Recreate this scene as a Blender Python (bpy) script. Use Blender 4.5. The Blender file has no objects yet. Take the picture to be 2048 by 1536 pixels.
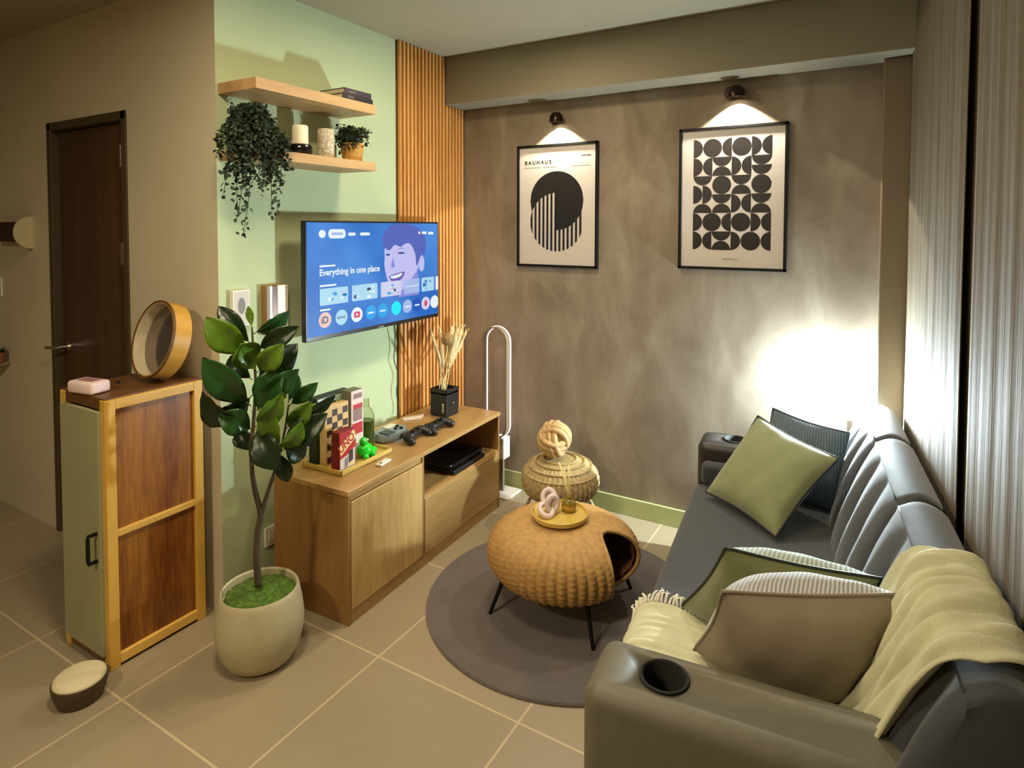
import bpy, bmesh, math, random
from mathutils import Vector, Matrix
R = math.radians
random.seed(7)
scene = bpy.context.scene
COL = scene.collection

# ------------------------------------------------------------------ camera
F, CX, CY, YAW, PITCH = 1232.5, 1024.0, 499.5, -0.5326, 0.0372
CAM = Vector((2.281, -3.236, 1.6))
cam_data = bpy.data.cameras.new('camera')
cam = bpy.data.objects.new('camera', cam_data); COL.objects.link(cam)
fw = Vector((math.sin(YAW)*math.cos(PITCH), math.cos(YAW)*math.cos(PITCH), -math.sin(PITCH)))
rt = Vector((math.cos(YAW), -math.sin(YAW), 0.0)); up = rt.cross(fw)
ROLL = 0.0021
r2 = rt*math.cos(ROLL) + up*math.sin(ROLL); u2 = up*math.cos(ROLL) - rt*math.sin(ROLL)
cam.matrix_world = Matrix(((r2.x, u2.x, -fw.x, CAM.x), (r2.y, u2.y, -fw.y, CAM.y), (r2.z, u2.z, -fw.z, CAM.z), (0, 0, 0, 1)))
cam_data.sensor_fit = 'HORIZONTAL'; cam_data.sensor_width = 36.0
cam_data.lens = F/2048*36.0
cam_data.shift_x = 0.0; cam_data.shift_y = (CY-768.0)/2048.0
cam_data.clip_start = 0.05
scene.camera = cam

def at(u, v, ax, val):
    """a point of the place, read off the photograph and a plane it lies in"""
    d = fw + r2*((u-CX)/F) - u2*((v-CY)/F)
    i = 'xyz'.index(ax)
    return CAM + d*((val-CAM[i])/d[i])

# ------------------------------------------------------------------ colour management, world, big lights
vs = scene.view_settings
vs.view_transform = 'Standard'; vs.look = 'None'; vs.gamma = 1.0; vs.use_curve_mapping = False
vs.exposure = 0.0
w = bpy.data.worlds.new('world'); scene.world = w; w.use_nodes = True
w.node_tree.nodes['Background'].inputs[0].default_value = (0.35, 0.30, 0.20, 1)
w.node_tree.nodes['Background'].inputs[1].default_value = 0.02

def light(name, kind, loc, energy, color, target=None, **k):
    d = bpy.data.lights.new(name, kind); d.energy = energy; d.color = color
    for a, b in k.items(): setattr(d, a, b)
    o = bpy.data.objects.new(name, d); COL.objects.link(o); o.location = loc
    if target is not None:
        o.rotation_euler = (Vector(target)-Vector(loc)).to_track_quat('-Z', 'Y').to_euler()
    return o
WARM = (1.0, 0.82, 0.56)
# warm fill lights added under the ceiling to lift the room, no fixtures
light('ceiling_fill', 'AREA', (0.95, -2.35, 2.58), 26.0, WARM, (0.95, -2.35, 0), shape='DISK', size=0.35)
light('ceiling_fill', 'AREA', (0.9, -0.95, 2.58), 14.0, WARM, (0.9, -0.95, 0), shape='DISK', size=0.30)
light('ceiling_fill', 'AREA', (0.7, -4.2, 2.58), 46.0, WARM, (0.7, -4.2, 0), shape='DISK', size=0.30)

# ------------------------------------------------------------------ materials
def lin(c):
    return tuple(((x/255)/12.92 if x/255 <= 0.04045 else ((x/255+0.055)/1.055)**2.4) for x in c)
class NT:
    def __init__(s, name):
        s.m = bpy.data.materials.new(name); s.m.use_nodes = True
        s.n = s.m.node_tree.nodes; s.l = s.m.node_tree.links; s.b = s.n['Principled BSDF']
    def node(s, t, **k):
        x = s.n.new(t)
        for a, v in k.items():
            if hasattr(x, a): setattr(x, a, v)
            else: x.inputs[a].default_value = v
        return x
    def link(s, a, b): s.l.new(a, b)
def mat(name, c, rough=0.6, var=0.12, scale=30, bump=0.0, bscale=200, metal=0.0, spec=0.5, stretch=(1, 1, 1), sheen=0, coat=0, trans=0):
    t = NT(name); c = lin(c)
    co = t.node('ShaderNodeTexCoord'); mp = t.node('ShaderNodeMapping'); mp.inputs['Scale'].default_value = stretch
    t.link(co.outputs['Object'], mp.inputs[0])
    nz = t.node('ShaderNodeTexNoise'); nz.inputs['Scale'].default_value = scale; nz.inputs['Detail'].default_value = 5
    t.link(mp.outputs[0], nz.inputs['Vector'])
    rp = t.node('ShaderNodeValToRGB')
    rp.color_ramp.elements[0].position = 0.3; rp.color_ramp.elements[1].position = 0.7
    rp.color_ramp.elements[0].color = (*[x*(1-var) for x in c], 1); rp.color_ramp.elements[1].color = (*[min(1, x*(1+var)) for x in c], 1)
    t.link(nz.outputs[0], rp.inputs[0]); t.link(rp.outputs[0], t.b.inputs['Base Color'])
    t.b.inputs['Roughness'].default_value = rough; t.b.inputs['Metallic'].default_value = metal
    t.b.inputs['Specular IOR Level'].default_value = spec
    if sheen: t.b.inputs['Sheen Weight'].default_value = sheen
    if coat: t.b.inputs['Coat Weight'].default_value = coat
    if trans: t.b.inputs['Transmission Weight'].default_value = trans
    if bump:
        n2 = t.node('ShaderNodeTexNoise'); n2.inputs['Scale'].default_value = bscale; n2.inputs['Detail'].default_value = 3
        t.link(mp.outputs[0], n2.inputs['Vector'])
        bp = t.node('ShaderNodeBump'); bp.inputs['Strength'].default_value = bump; bp.inputs['Distance'].default_value = 0.002
        t.link(n2.outputs[0], bp.inputs['Height']); t.link(bp.outputs[0], t.b.inputs['Normal'])
    return t.m
def emis(name, c, strength, base=0.3):
    t = NT(name); t.b.inputs['Base Color'].default_value = (*[x*base for x in lin(c)], 1); t.b.inputs['Specular IOR Level'].default_value = 0.2
    t.b.inputs['Emission Color'].default_value = (*lin(c), 1); t.b.inputs['Emission Strength'].default_value = strength
    t.b.inputs['Roughness'].default_value = 0.4
    return t.m
def wood(name, c1, c2, axis='z', scale=9, rough=0.5, fine=4.0, contrast=(0.25, 0.75)):
    """straight-grained wood, the grain running along axis"""
    t = NT(name); c1, c2 = lin(c1), lin(c2)
    co = t.node('ShaderNodeTexCoord'); mp = t.node('ShaderNodeMapping')
    s = [scale]*3; s['xyz'.index(axis)] = scale*0.09
    mp.inputs['Scale'].default_value = s; t.link(co.outputs['Object'], mp.inputs[0])
    nz = t.node('ShaderNodeTexNoise'); nz.inputs['Scale'].default_value = 1.0; nz.inputs['Detail'].default_value = 8; nz.inputs['Roughness'].default_value = 0.6; nz.inputs['Distortion'].default_value = 0.7
    t.link(mp.outputs[0], nz.inputs['Vector'])
    n2 = t.node('ShaderNodeTexNoise'); n2.inputs['Scale'].default_value = fine*4; n2.inputs['Detail'].default_value = 2
    t.link(mp.outputs[0], n2.inputs['Vector'])
    mx = t.node('ShaderNodeMix'); mx.data_type = 'FLOAT'; mx.inputs[0].default_value = 0.25
    t.link(nz.outputs[0], mx.inputs[2]); t.link(n2.outputs[0], mx.inputs[3])
    rp = t.node('ShaderNodeValToRGB')
    rp.color_ramp.elements[0].position = contrast[0]+0.1; rp.color_ramp.elements[1].position = contrast[1]-0.1
    rp.color_ramp.elements[0].color = (*c1, 1); rp.color_ramp.elements[1].color = (*c2, 1)
    t.link(mx.outputs[0], rp.inputs[0]); t.link(rp.outputs[0], t.b.inputs['Base Color'])
    t.b.inputs['Roughness'].default_value = rough
    bp = t.node('ShaderNodeBump'); bp.inputs['Strength'].default_value = 0.15; bp.inputs['Distance'].default_value = 0.001
    t.link(n2.outputs[0], bp.inputs['Height']); t.link(bp.outputs[0], t.b.inputs['Normal'])
    return t.m
def ribbed(name, c, freq, axis='x', rough=0.8, dark=0.55):
    """corded fabric, the cords crossing axis of the object"""
    t = NT(name); c = lin(c)
    co = t.node('ShaderNodeTexCoord'); wv = t.node('ShaderNodeTexWave'); wv.wave_type = 'BANDS'
    wv.bands_direction = axis.upper() if axis in 'xyz' else 'DIAGONAL'
    wv.inputs['Scale'].default_value = freq; wv.inputs['Distortion'].default_value = 1.5; wv.inputs['Detail'].default_value = 1
    t.link(co.outputs['Object'], wv.inputs['Vector'])
    rp = t.node('ShaderNodeValToRGB'); rp.color_ramp.elements[0].color = (*[x*dark for x in c], 1); rp.color_ramp.elements[1].color = (*c, 1)
    rp.color_ramp.elements[1].position = 0.6
    t.link(wv.outputs[1], rp.inputs[0]); t.link(rp.outputs[0], t.b.inputs['Base Color'])
    bp = t.node('ShaderNodeBump'); bp.inputs['Strength'].default_value = 0.6; bp.inputs['Distance'].default_value = 0.004
    t.link(wv.outputs[1], bp.inputs['Height']); t.link(bp.outputs[0], t.b.inputs['Normal'])
    t.b.inputs['Roughness'].default_value = rough
    return t.m
def wall_concrete():
    t = NT('olive_grey_cement_paint')
    co = t.node('ShaderNodeTexCoord'); mp = t.node('ShaderNodeMapping'); mp.inputs['Scale'].default_value = (2.2, 1, 1.0)
    t.link(co.outputs['Object'], mp.inputs[0])
    nz = t.node('ShaderNodeTexNoise'); nz.inputs['Scale'].default_value = 2.0; nz.inputs['Detail'].default_value = 9; nz.inputs['Roughness'].default_value = 0.62; nz.inputs['Distortion'].default_value = 0.5
    t.link(mp.outputs[0], nz.inputs['Vector'])
    rp = t.node('ShaderNodeValToRGB'); e = rp.color_ramp.elements
    e[0].position = 0.32; e[0].color = (*lin((122, 108, 90)), 1); e[1].position = 0.68; e[1].color = (*lin((160, 149, 132)), 1)
    m = e.new(0.5); m.color = (*lin((141, 128, 110)), 1)
    t.link(nz.outputs[0], rp.inputs[0]); t.link(rp.outputs[0], t.b.inputs['Base Color'])
    t.b.inputs['Roughness'].default_value = 0.75
    bp = t.node('ShaderNodeBump'); bp.inputs['Strength'].default_value = 0.1; bp.inputs['Distance'].default_value = 0.003
    t.link(nz.outputs[0], bp.inputs['Height']); t.link(bp.outputs[0], t.b.inputs['Normal'])
    return t.m
def floor_tiles():
    t = NT('beige_floor_tiles')
    co = t.node('ShaderNodeTexCoord'); mp = t.node('ShaderNodeMapping')
    mp.inputs['Location'].default_value = (-0.72, 0.96, 0); mp.vector_type = 'POINT'
    t.link(co.outputs['Object'], mp.inputs[0])
    br = t.node('ShaderNodeTexBrick'); br.offset = 0.0
    br.inputs['Scale'].default_value = 1.0; br.inputs['Brick Width'].default_value = 0.6; br.inputs['Row Height'].default_value = 0.6
    br.inputs['Mortar Size'].default_value = 0.004; br.inputs['Mortar Smooth'].default_value = 0.1
    br.inputs['Color1'].default_value = (*lin((164, 150, 124)), 1); br.inputs['Color2'].default_value = (*lin((160, 147, 122)), 1)
    br.inputs['Mortar'].default_value = (*lin((204, 186, 150)), 1)
    t.link(mp.outputs[0], br.inputs['Vector'])
    nz = t.node('ShaderNodeTexNoise'); nz.inputs['Scale'].default_value = 2.5; nz.inputs['Detail'].default_value = 4
    t.link(co.outputs['Object'], nz.inputs['Vector'])
    mx = t.node('ShaderNodeMix'); mx.data_type = 'RGBA'; mx.blend_type = 'MULTIPLY'; mx.inputs[0].default_value = 0.25
    t.link(br.outputs[0], mx.inputs[6]); t.link(nz.outputs[0], mx.inputs[7]); t.link(mx.outputs[2], t.b.inputs['Base Color'])
    t.b.inputs['Roughness'].default_value = 0.38
    return t.m
def curtain_mat():
    t = NT('grey_linen_curtain')
    co = t.node('ShaderNodeTexCoord'); mp = t.node('ShaderNodeMapping'); mp.inputs['Scale'].default_value = (110, 110, 3.0)
    t.link(co.outputs['Object'], mp.inputs[0])
    nz = t.node('ShaderNodeTexNoise'); nz.inputs['Scale'].default_value = 1.5; nz.inputs['Detail'].default_value = 6
    t.link(mp.outputs[0], nz.inputs['Vector'])
    rp = t.node('ShaderNodeValToRGB'); e = rp.color_ramp.elements
    e[0].position = 0.35; e[0].color = (*lin((92, 82, 64)), 1); e[1].position = 0.65; e[1].color = (*lin((114, 103, 83)), 1)
    t.link(nz.outputs[0], rp.inputs[0]); t.link(rp.outputs[0], t.b.inputs['Base Color'])
    t.b.inputs['Roughness'].default_value = 0.8
    bp = t.node('ShaderNodeBump'); bp.inputs['Strength'].default_value = 0.5; bp.inputs['Distance'].default_value = 0.004
    t.link(nz.outputs[0], bp.inputs['Height']); t.link(bp.outputs[0], t.b.inputs['Normal'])
    return t.m
def glass(name, c, rough=0.05):
    t = NT(name); t.b.inputs['Base Color'].default_value = (*lin(c), 1); t.b.inputs['Transmission Weight'].default_value = 1.0
    t.b.inputs['Roughness'].default_value = rough; t.b.inputs['IOR'].default_value = 1.35
    return t.m

M = dict(
 wall_back=wall_concrete(),
 wall_green=mat('pale_green_wall_paint', (188, 202, 160), 0.8, 0.03, 3),
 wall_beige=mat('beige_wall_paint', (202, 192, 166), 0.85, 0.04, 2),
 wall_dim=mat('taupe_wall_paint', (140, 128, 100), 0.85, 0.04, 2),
 ceil=mat('white_ceiling_paint', (170, 162, 138), 0.9, 0.03, 2),
 beam=mat('grey_beam_paint', (140, 132, 112), 0.8, 0.04, 3),
 trim=mat('brown_grey_column_paint', (128, 114, 92), 0.85, 0.04, 2),
 base_green=mat('sage_baseboard_paint', (176, 184, 128), 0.6, 0.05, 5),
 floor=floor_tiles(), curtain=curtain_mat(),
 door=wood('dark_brown_door_veneer', (62, 42, 28), (86, 60, 40), 'z', 8, 0.5),
 door_frame=mat('dark_brown_door_frame', (74, 60, 36), 0.6, 0.1),
 slat=wood('golden_oak_slats', (192, 128, 60), (230, 170, 96), 'z', 14, 0.45),
 slat_back=mat('shaded_groove_backing', (110, 64, 28), 0.9),  # backing colour stands for the shade in the grooves between slats
 oak=wood('light_oak_vertical', (170, 132, 76), (214, 176, 112), 'z', 7, 0.42),
 oak_y=wood('light_oak_lengthwise', (156, 120, 70), (190, 152, 94), 'y', 7, 0.35),
 oak_x=wood('oak_side_panel', (128, 92, 46), (160, 120, 66), 'z', 6, 0.5),
 shelf=wood('pale_oak_shelf', (168, 132, 88), (200, 164, 114), 'y', 8, 0.5),
 pine=wood('yellow_pine_frame', (196, 150, 58), (222, 178, 82), 'z', 10, 0.45),
 pine_y=wood('yellow_pine_rail', (196, 150, 58), (228, 184, 92), 'y', 10, 0.45),
 redwood=wood('reddish_brown_panel', (104, 56, 18), (156, 102, 38), 'z', 6, 0.35, contrast=(0.3, 0.7)),
 brown=mat('dark_brown_board', (96, 62, 26), 0.5),
 sage_door=mat('sage_green_door_panel', (152, 150, 112), 0.6, 0.05, 4),
 black=mat('black_plastic', (20, 19, 20), 0.4, 0.05),
 rubber=mat('dark_rubber', (26, 24, 24), 0.8, 0.05),
 blackg=mat('glossy_black_plastic', (14, 13, 15), 0.18, 0.05),
 blackm=mat('matt_black_metal', (22, 20, 19), 0.5, 0.05, metal=0.6),
 bronze=mat('dark_bronze_metal', (46, 34, 28), 0.25, 0.1, metal=0.8),
 chrome=mat('brushed_chrome', (200, 195, 185), 0.2, 0.03, metal=1.0),
 white=mat('white_plastic', (226, 222, 210), 0.4, 0.02),
 cream=mat('cream_plastic', (216, 206, 170), 0.5, 0.03),
 ceramic=mat('cream_ceramic_pot', (186, 176, 142), 0.6, 0.04, 12, 0.1, 120),
 moss=mat('green_moss', (72, 100, 26), 0.95, 0.5, 60, 1.0, 160),
 trunk=mat('brown_tree_bark', (74, 62, 42), 0.85, 0.3, 40, 0.6, 120, stretch=(1, 1, 0.3)),
 leaf=mat('glossy_dark_green_leaf', (34, 74, 30), 0.3, 0.25, 12),
 leaf2=mat('fresh_green_leaf', (92, 128, 30), 0.35, 0.2, 12),
 leaf3=mat('deep_green_leaf', (26, 46, 20), 0.35, 0.2, 12),
 ivy=mat('tiny_ivy_leaves', (34, 50, 26), 0.6, 0.3, 20),
 paper=mat('white_paper', (214, 206, 200), 0.7, 0.01),
 ink=mat('black_print_ink', (30, 26, 27), 0.35, 0.05),
 inkgrey=mat('grey_print_ink', (130, 126, 122), 0.6, 0.05),
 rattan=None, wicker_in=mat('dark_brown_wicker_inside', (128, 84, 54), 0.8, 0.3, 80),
 rug=mat('charcoal_plush_rug', (92, 84, 82), 1.0, 0.14, 7, 0.8, 400, sheen=0.4),
 sofa=mat('slate_grey_sofa_fabric', (50, 54, 62), 0.75, 0.06, 60, 0.3, 500, sheen=0.3),
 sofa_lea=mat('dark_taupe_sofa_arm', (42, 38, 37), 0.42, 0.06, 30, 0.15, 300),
 sofa_arm_lit=mat('lit_taupe_sofa_arm', (104, 100, 84), 0.5, 0.06, 30, 0.15, 300),  # near arm: paler copy of the arm cover, lamplight put into its colour
 sofa_side=mat('brown_sofa_side', (78, 62, 56), 0.7, 0.06, 30, 0.15, 300),
 seam=mat('dark_seam_cord', (38, 40, 44), 0.7),
 velvet=mat('moss_green_velvet', (122, 128, 84), 0.7, 0.08, 14, 0.15, 60, sheen=0.5),
 velvet_d=mat('deep_moss_velvet', (98, 104, 56), 0.7, 0.12, 14, 0.15, 60, sheen=0.5),
 rib_blue=ribbed('slate_blue_corded_fabric', (92, 106, 118), 30),
 rib_mint=ribbed('pale_mint_corded_fabric', (188, 200, 188), 28),
 rib_grey=ribbed('pale_grey_corded_fabric', (190, 190, 190), 34),
 pil_blue=mat('dark_slate_pillow_back', (66, 76, 88), 0.8, 0.1, 14, 0.1),
 pil_grey=mat('taupe_grey_pillow_back', (136, 124, 106), 0.8, 0.1, 8, 0.15, 60),
 blanket=mat('sage_cream_knit_throw', (204, 204, 170), 0.9, 0.06, 20, 0.5, 300, sheen=0.3),
 fringe=mat('cream_fringe_yarn', (222, 216, 196), 0.9),
 tray=mat('yellow_bamboo_tray', (206, 176, 88), 0.45, 0.08, 10, stretch=(1, 8, 1)),
 knot=mat('pink_white_ceramic_knot', (226, 208, 206), 0.4, 0.02),
 rope=mat('jute_rope', (196, 162, 112), 0.85, 0.18, 60, 0.6, 160),
 reed=mat('pale_reed_sticks', (244, 230, 170), 0.7, 0.05),
 diff=mat('amber_green_glass', (170, 150, 40), 0.1, 0.05, 8, trans=0.5),
 pampas=mat('cream_dried_pampas', (216, 192, 142), 0.95, 0.2, 80, 0.8, 200),
 pampas_d=mat('brown_dried_seed_head', (150, 120, 72), 0.95, 0.3, 80, 0.8, 200),
 red=mat('red_card_box', (176, 28, 32), 0.4, 0.05), dred=mat('dark_red_card_side', (110, 18, 16), 0.5, 0.05),
 yel=mat('yellow_print', (236, 210, 140), 0.5), pinkw=mat('pinkish_white_card', (224, 196, 188), 0.5, 0.08, 40),
 greyc=mat('grey_green_card', (118, 120, 92), 0.6), mauve=mat('mauve_print', (140, 108, 104), 0.6, 0.2, 60),
 dgreen=mat('black_green_card', (26, 34, 28), 0.5, 0.15), gprint=mat('dark_green_print', (52, 70, 34), 0.5, 0.5, 30),
 mintp=mat('mint_white_print', (190, 214, 196), 0.5, 0.1), boxwood=mat('pale_chess_wood', (212, 176, 116), 0.5, 0.06, 20, stretch=(1, 1, 0.2)),
 dark_sq=mat('dark_brown_squares', (54, 30, 20), 0.5), lime=mat('lime_green_gel_plastic', (20, 200, 40), 0.15, 0.2, 20, coat=0.5),
 olive_liq=mat('olive_green_liquid', (92, 116, 40), 0.2, 0.05), clear=glass('clear_glass', (235, 240, 225)),
 bluegrey=mat('blue_grey_plastic', (130, 146, 152), 0.35, 0.04), darkpad=mat('dark_slate_buttons', (42, 54, 60), 0.4),
 cable=mat('black_cable', (34, 40, 32), 0.6), gold=mat('woven_gold_basket', (190, 142, 66), 0.7, 0.35, 60, 0.8, 120),
 candle=mat('warm_white_candle_wax', (240, 230, 200), 0.5, 0.02), quilt=None,
 mirror=mat('dim_mirror_glass', (150, 140, 136), 0.12, 0.05, 2, metal=0.85),
 bamboo=mat('golden_bamboo_rim', (196, 148, 60), 0.4, 0.1, 8, stretch=(1, 1, 6)), liner=mat('cream_inner_rim', (190, 180, 150), 0.6),
 tissue=mat('pink_white_tissue_pack', (226, 200, 196), 0.5, 0.12, 24), tissue2=mat('mauve_print_on_pack', (150, 110, 112), 0.5),
 terracotta=mat('terracotta_pot', (150, 90, 62), 0.8), maroon=mat('dark_maroon_box', (50, 24, 28), 0.5),
 silver=mat('silver_grey_ribbon', (136, 122, 98), 0.5, 0.02), led=emis('pinkish_white_led', (255, 232, 236), 4.5),
 bulb=emis('cool_white_lamp', (228, 248, 255), 3400), spot=emis('warm_spot_lens', (255, 244, 214), 25.0),
 bezel=mat('black_tv_bezel', (12, 14, 16), 0.3), book1=mat('dark_plum_book_cover', (56, 46, 58), 0.5), book2=mat('black_book_cover', (34, 32, 36), 0.5),
 pinkpl=mat('pale_pink_strap', (228, 190, 170), 0.6),
)
def quilt():
    t = NT('white_quilted_ceramic'); co = t.node('ShaderNodeTexCoord'); vo = t.node('ShaderNodeTexVoronoi'); vo.inputs['Scale'].default_value = 70
    t.link(co.outputs['Object'], vo.inputs['Vector']); rp = t.node('ShaderNodeValToRGB')
    rp.color_ramp.elements[0].color = (*lin((230, 222, 202)), 1); rp.color_ramp.elements[1].color = (*lin((168, 154, 126)), 1); rp.color_ramp.elements[1].position = 0.8
    t.link(vo.outputs[0], rp.inputs[0]); t.link(rp.outputs[0], t.b.inputs['Base Color']); t.b.inputs['Roughness'].default_value = 0.4
    return t.m
M['quilt'] = quilt()
def wicker(name, c, n_stakes, rough=0.65):
    """woven willow: strands cross stakes; the relief itself is in the mesh"""
    return mat(name, c, rough, 0.16, 45, 0.3, 240)
M['rattan'] = wicker('honey_brown_wicker', (182, 142, 84), 60)
M['rattan2'] = wicker('pale_straw_wicker', (180, 158, 110), 60)
def screen_mat():
    t = NT('tv_screen_glow'); co = t.node('ShaderNodeTexCoord')
    sp = t.node('ShaderNodeSeparateXYZ'); t.link(co.outputs['Object'], sp.inputs[0])
    nz = t.node('ShaderNodeTexNoise'); nz.inputs['Scale'].default_value = 3.0; nz.inputs['Detail'].default_value = 1
    t.link(co.outputs['Object'], nz.inputs['Vector'])
    rp = t.node('ShaderNodeValToRGB'); e = rp.color_ramp.elements
    e[0].position = 0.3; e[0].color = (*lin((28, 100, 190)), 1); e[1].position = 0.7; e[1].color = (*lin((74, 138, 218)), 1)
    t.link(nz.outputs[0], rp.inputs[0])
    t.b.inputs['Base Color'].default_value = (0.003, 0.003, 0.006, 1); t.b.inputs['Roughness'].default_value = 0.4; t.b.inputs['Specular IOR Level'].default_value = 0.15
    t.link(rp.outputs[0], t.b.inputs['Emission Color']); t.b.inputs['Emission Strength'].default_value = 1.0
    return t.m
M['screen'] = screen_mat()
def ui(name, c, s=0.9): return emis('tv_picture_'+name, c, s, 0.02)
UI = dict(white=ui('white', (240, 250, 255)), hair=ui('hair', (88, 104, 192)), skin=ui('skin', (198, 196, 246)), skin2=ui('skin_shade', (140, 142, 222)), lips=ui('lips', (110, 90, 180)),
 eye=ui('eye', (60, 66, 150)), tile=ui('tile', (176, 222, 244)), tile2=ui('tile_grey', (170, 190, 240)), tile3=ui('tile_pink', (214, 214, 244)), orange=ui('orange', (244, 196, 186)),
 cyan=ui('cyan', (20, 244, 255)), red=ui('red', (232, 64, 110)), dark=ui('dark', (50, 70, 110)), teal=ui('teal', (40, 170, 240)), deep=ui('deep', (30, 84, 190)), halo=ui('halo', (110, 170, 236)))

# ------------------------------------------------------------------ mesh helpers
MW = {}      # world matrix of every thing
class MB:
    def __init__(s): s.bm = bmesh.new()
    def box(s, lo, hi, bev=0.0, rot=None, seg=2):
        lo, hi = Vector(lo), Vector(hi); c = (lo+hi)/2; d = hi-lo
        r = bmesh.ops.create_cube(s.bm, size=1.0)
        vs_ = r['verts']
        for v in vs_: v.co = Vector((v.co.x*d.x, v.co.y*d.y, v.co.z*d.z))
        if bev:
            es = list({e for v in vs_ for e in v.link_edges})
            rb = bmesh.ops.bevel(s.bm, geom=es, offset=bev, segments=seg, affect='EDGES', profile=0.5)
            vs_ = list({v for f in rb['faces'] for v in f.verts} | {v for v in vs_ if v.is_valid})
        mt = Matrix.Translation(c)
        if rot is not None: mt = mt @ rot.to_4x4()
        for v in vs_: v.co = mt @ v.co
        return vs_
    def tube(s, pts, r, seg=8, cap=True, closed=False):
        pts = [Vector(p) for p in pts]; n = len(pts)
        rr = r if isinstance(r, (list, tuple)) else [r]*n
        rings = []; prev = None
        for i, p in enumerate(pts):
            if closed: t = (pts[(i+1) % n]-pts[i-1])
            else: t = (pts[min(i+1, n-1)]-pts[max(i-1, 0)])
            t.normalize()
            a = prev if prev is not None else (Vector((0, 0, 1)) if abs(t.z) < 0.9 else Vector((1, 0, 0)))
            a = (a - t*a.dot(t)); a.normalize(); b = t.cross(a); prev = a
            rings.append([s.bm.verts.new(p+(a*math.cos(2*math.pi*k/seg)+b*math.sin(2*math.pi*k/seg))*rr[i]) for k in range(seg)])
        m = n if closed else n-1
        for i in range(m):
            A, B = rings[i], rings[(i+1) % n]
            off = 0
            if closed and i == n-1:
                off = min(range(seg), key=lambda o: (A[0].co-B[o].co).length)
            for k in range(seg):
                s.bm.faces.new((A[k], A[(k+1) % seg], B[(k+1+off) % seg], B[(k+off) % seg]))
        if cap and not closed:
            s.bm.faces.new(rings[0][::-1]); s.bm.faces.new(rings[-1])
        return s
    def lathe(s, prof, c, seg=48, axis=None, f=None):
        """prof: (r, z) pairs about c; f(theta, i) scales r"""
        c = Vector(c); rot = Matrix.Identity(3) if axis is None else Vector(axis).to_track_quat('Z', 'Y').to_matrix()
        rings = []
        for i, (r, z) in enumerate(prof):
            if r < 1e-6: rings.append([s.bm.verts.new(c+rot@Vector((0, 0, z)))]); continue
            ring = []
            for k in range(seg):
                th = 2*math.pi*k/seg; q = r*(f(th, i) if f else 1)
                ring.append(s.bm.verts.new(c+rot@Vector((q*math.cos(th), q*math.sin(th), z))))
            rings.append(ring)
        for A, B in zip(rings, rings[1:]):
            if len(A) == 1 and len(B) == 1: continue
            for k in range(seg):
                if len(A) == 1: s.bm.faces.new((A[0], B[(k+1) % seg], B[k]))
                elif len(B) == 1: s.bm.faces.new((A[k], A[(k+1) % seg], B[0]))
                else: s.bm.faces.new((A[k], A[(k+1) % seg], B[(k+1) % seg], B[k]))
        return rings
    def grid(s, nu, nv, fn):
        g = [[s.bm.verts.new(fn(i/(nu-1), j/(nv-1))) for j in range(nv)] for i in range(nu)]
        for i in range(nu-1):
            for j in range(nv-1): s.bm.faces.new((g[i][j], g[i+1][j], g[i+1][j+1], g[i][j+1]))
        return g
    def poly(s, pts): return s.bm.faces.new([s.bm.verts.new(Vector(p)) for p in pts])
    def prism(s, pts, d):
        """extrude a closed outline along vector d"""
        d = Vector(d); a = [s.bm.verts.new(Vector(p)) for p in pts]; b = [s.bm.verts.new(Vector(p)+d) for p in pts]
        n = len(a); s.bm.faces.new(a[::-1]); s.bm.faces.new(b)
        for i in range(n): s.bm.faces.new((a[i], a[(i+1) % n], b[(i+1) % n], b[i]))
    def ball(s, c, r, seg=20, sc=(1, 1, 1), rot=None):
        rs = bmesh.ops.create_uvsphere(s.bm, u_segments=seg, v_segments=seg*2//3, radius=1.0)
        for v in rs['verts']:
            q = Vector((v.co.x*r*sc[0], v.co.y*r*sc[1], v.co.z*r*sc[2]))
            if rot is not None: q = rot @ q
            v.co = Vector(c)+q
    def build(s, name, m, parent=None, smooth=False, solid=0.0, weld=False, sub=0, loc=None):
        if weld: bmesh.ops.remove_doubles(s.bm, verts=s.bm.verts, dist=1e-5)
        bmesh.ops.recalc_face_normals(s.bm, faces=s.bm.faces)
        o_loc = None
        if parent is not None: inv = MW[parent.name].inverted(); s.bm.transform(inv)
        elif loc is not None: s.bm.transform(Matrix.Translation(-Vector(loc)))
        me = bpy.data.meshes.new(name); s.bm.to_mesh(me); s.bm.free()
        for mm in (m if isinstance(m, list) else [m]): me.materials.append(mm)
        if smooth:
            for p in me.polygons: p.use_smooth = True
            if smooth == 'auto':
                try: me.set_sharp_from_angle(angle=R(35))
                except Exception: pass
        o = bpy.data.objects.new(name, me); COL.objects.link(o)
        if parent is not None: o.parent = parent; MW[o.name] = MW[parent.name]
        else:
            o.location = loc if loc is not None else (0, 0, 0); MW[o.name] = Matrix.Translation(Vector(o.location))
        if solid:
            md = o.modifiers.new('thickness', 'SOLIDIFY'); md.thickness = solid; md.offset = 0
        if sub:
            md = o.modifiers.new('smooth', 'SUBSURF'); md.levels = sub; md.render_levels = sub
        return o
def tag(o, label, cat, group=None, kind=None):
    o['label'] = label; o['category'] = cat
    if group: o['group'] = group
    if kind: o['kind'] = kind
    return o
def thing(name, label, cat, loc, rz=0.0, group=None):
    o = bpy.data.objects.new(name, None); COL.objects.link(o); o.empty_display_size = 0.05
    o.location = loc; o.rotation_euler = (0, 0, rz)
    MW[o.name] = Matrix.Translation(Vector(loc)) @ Matrix.Rotation(rz, 4, 'Z')
    return tag(o, label, cat, group)
def struct(name, mb, m, parent=None, **k):
    o = mb.build(name, m, parent, **k); o['kind'] = 'structure'; return o
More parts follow.
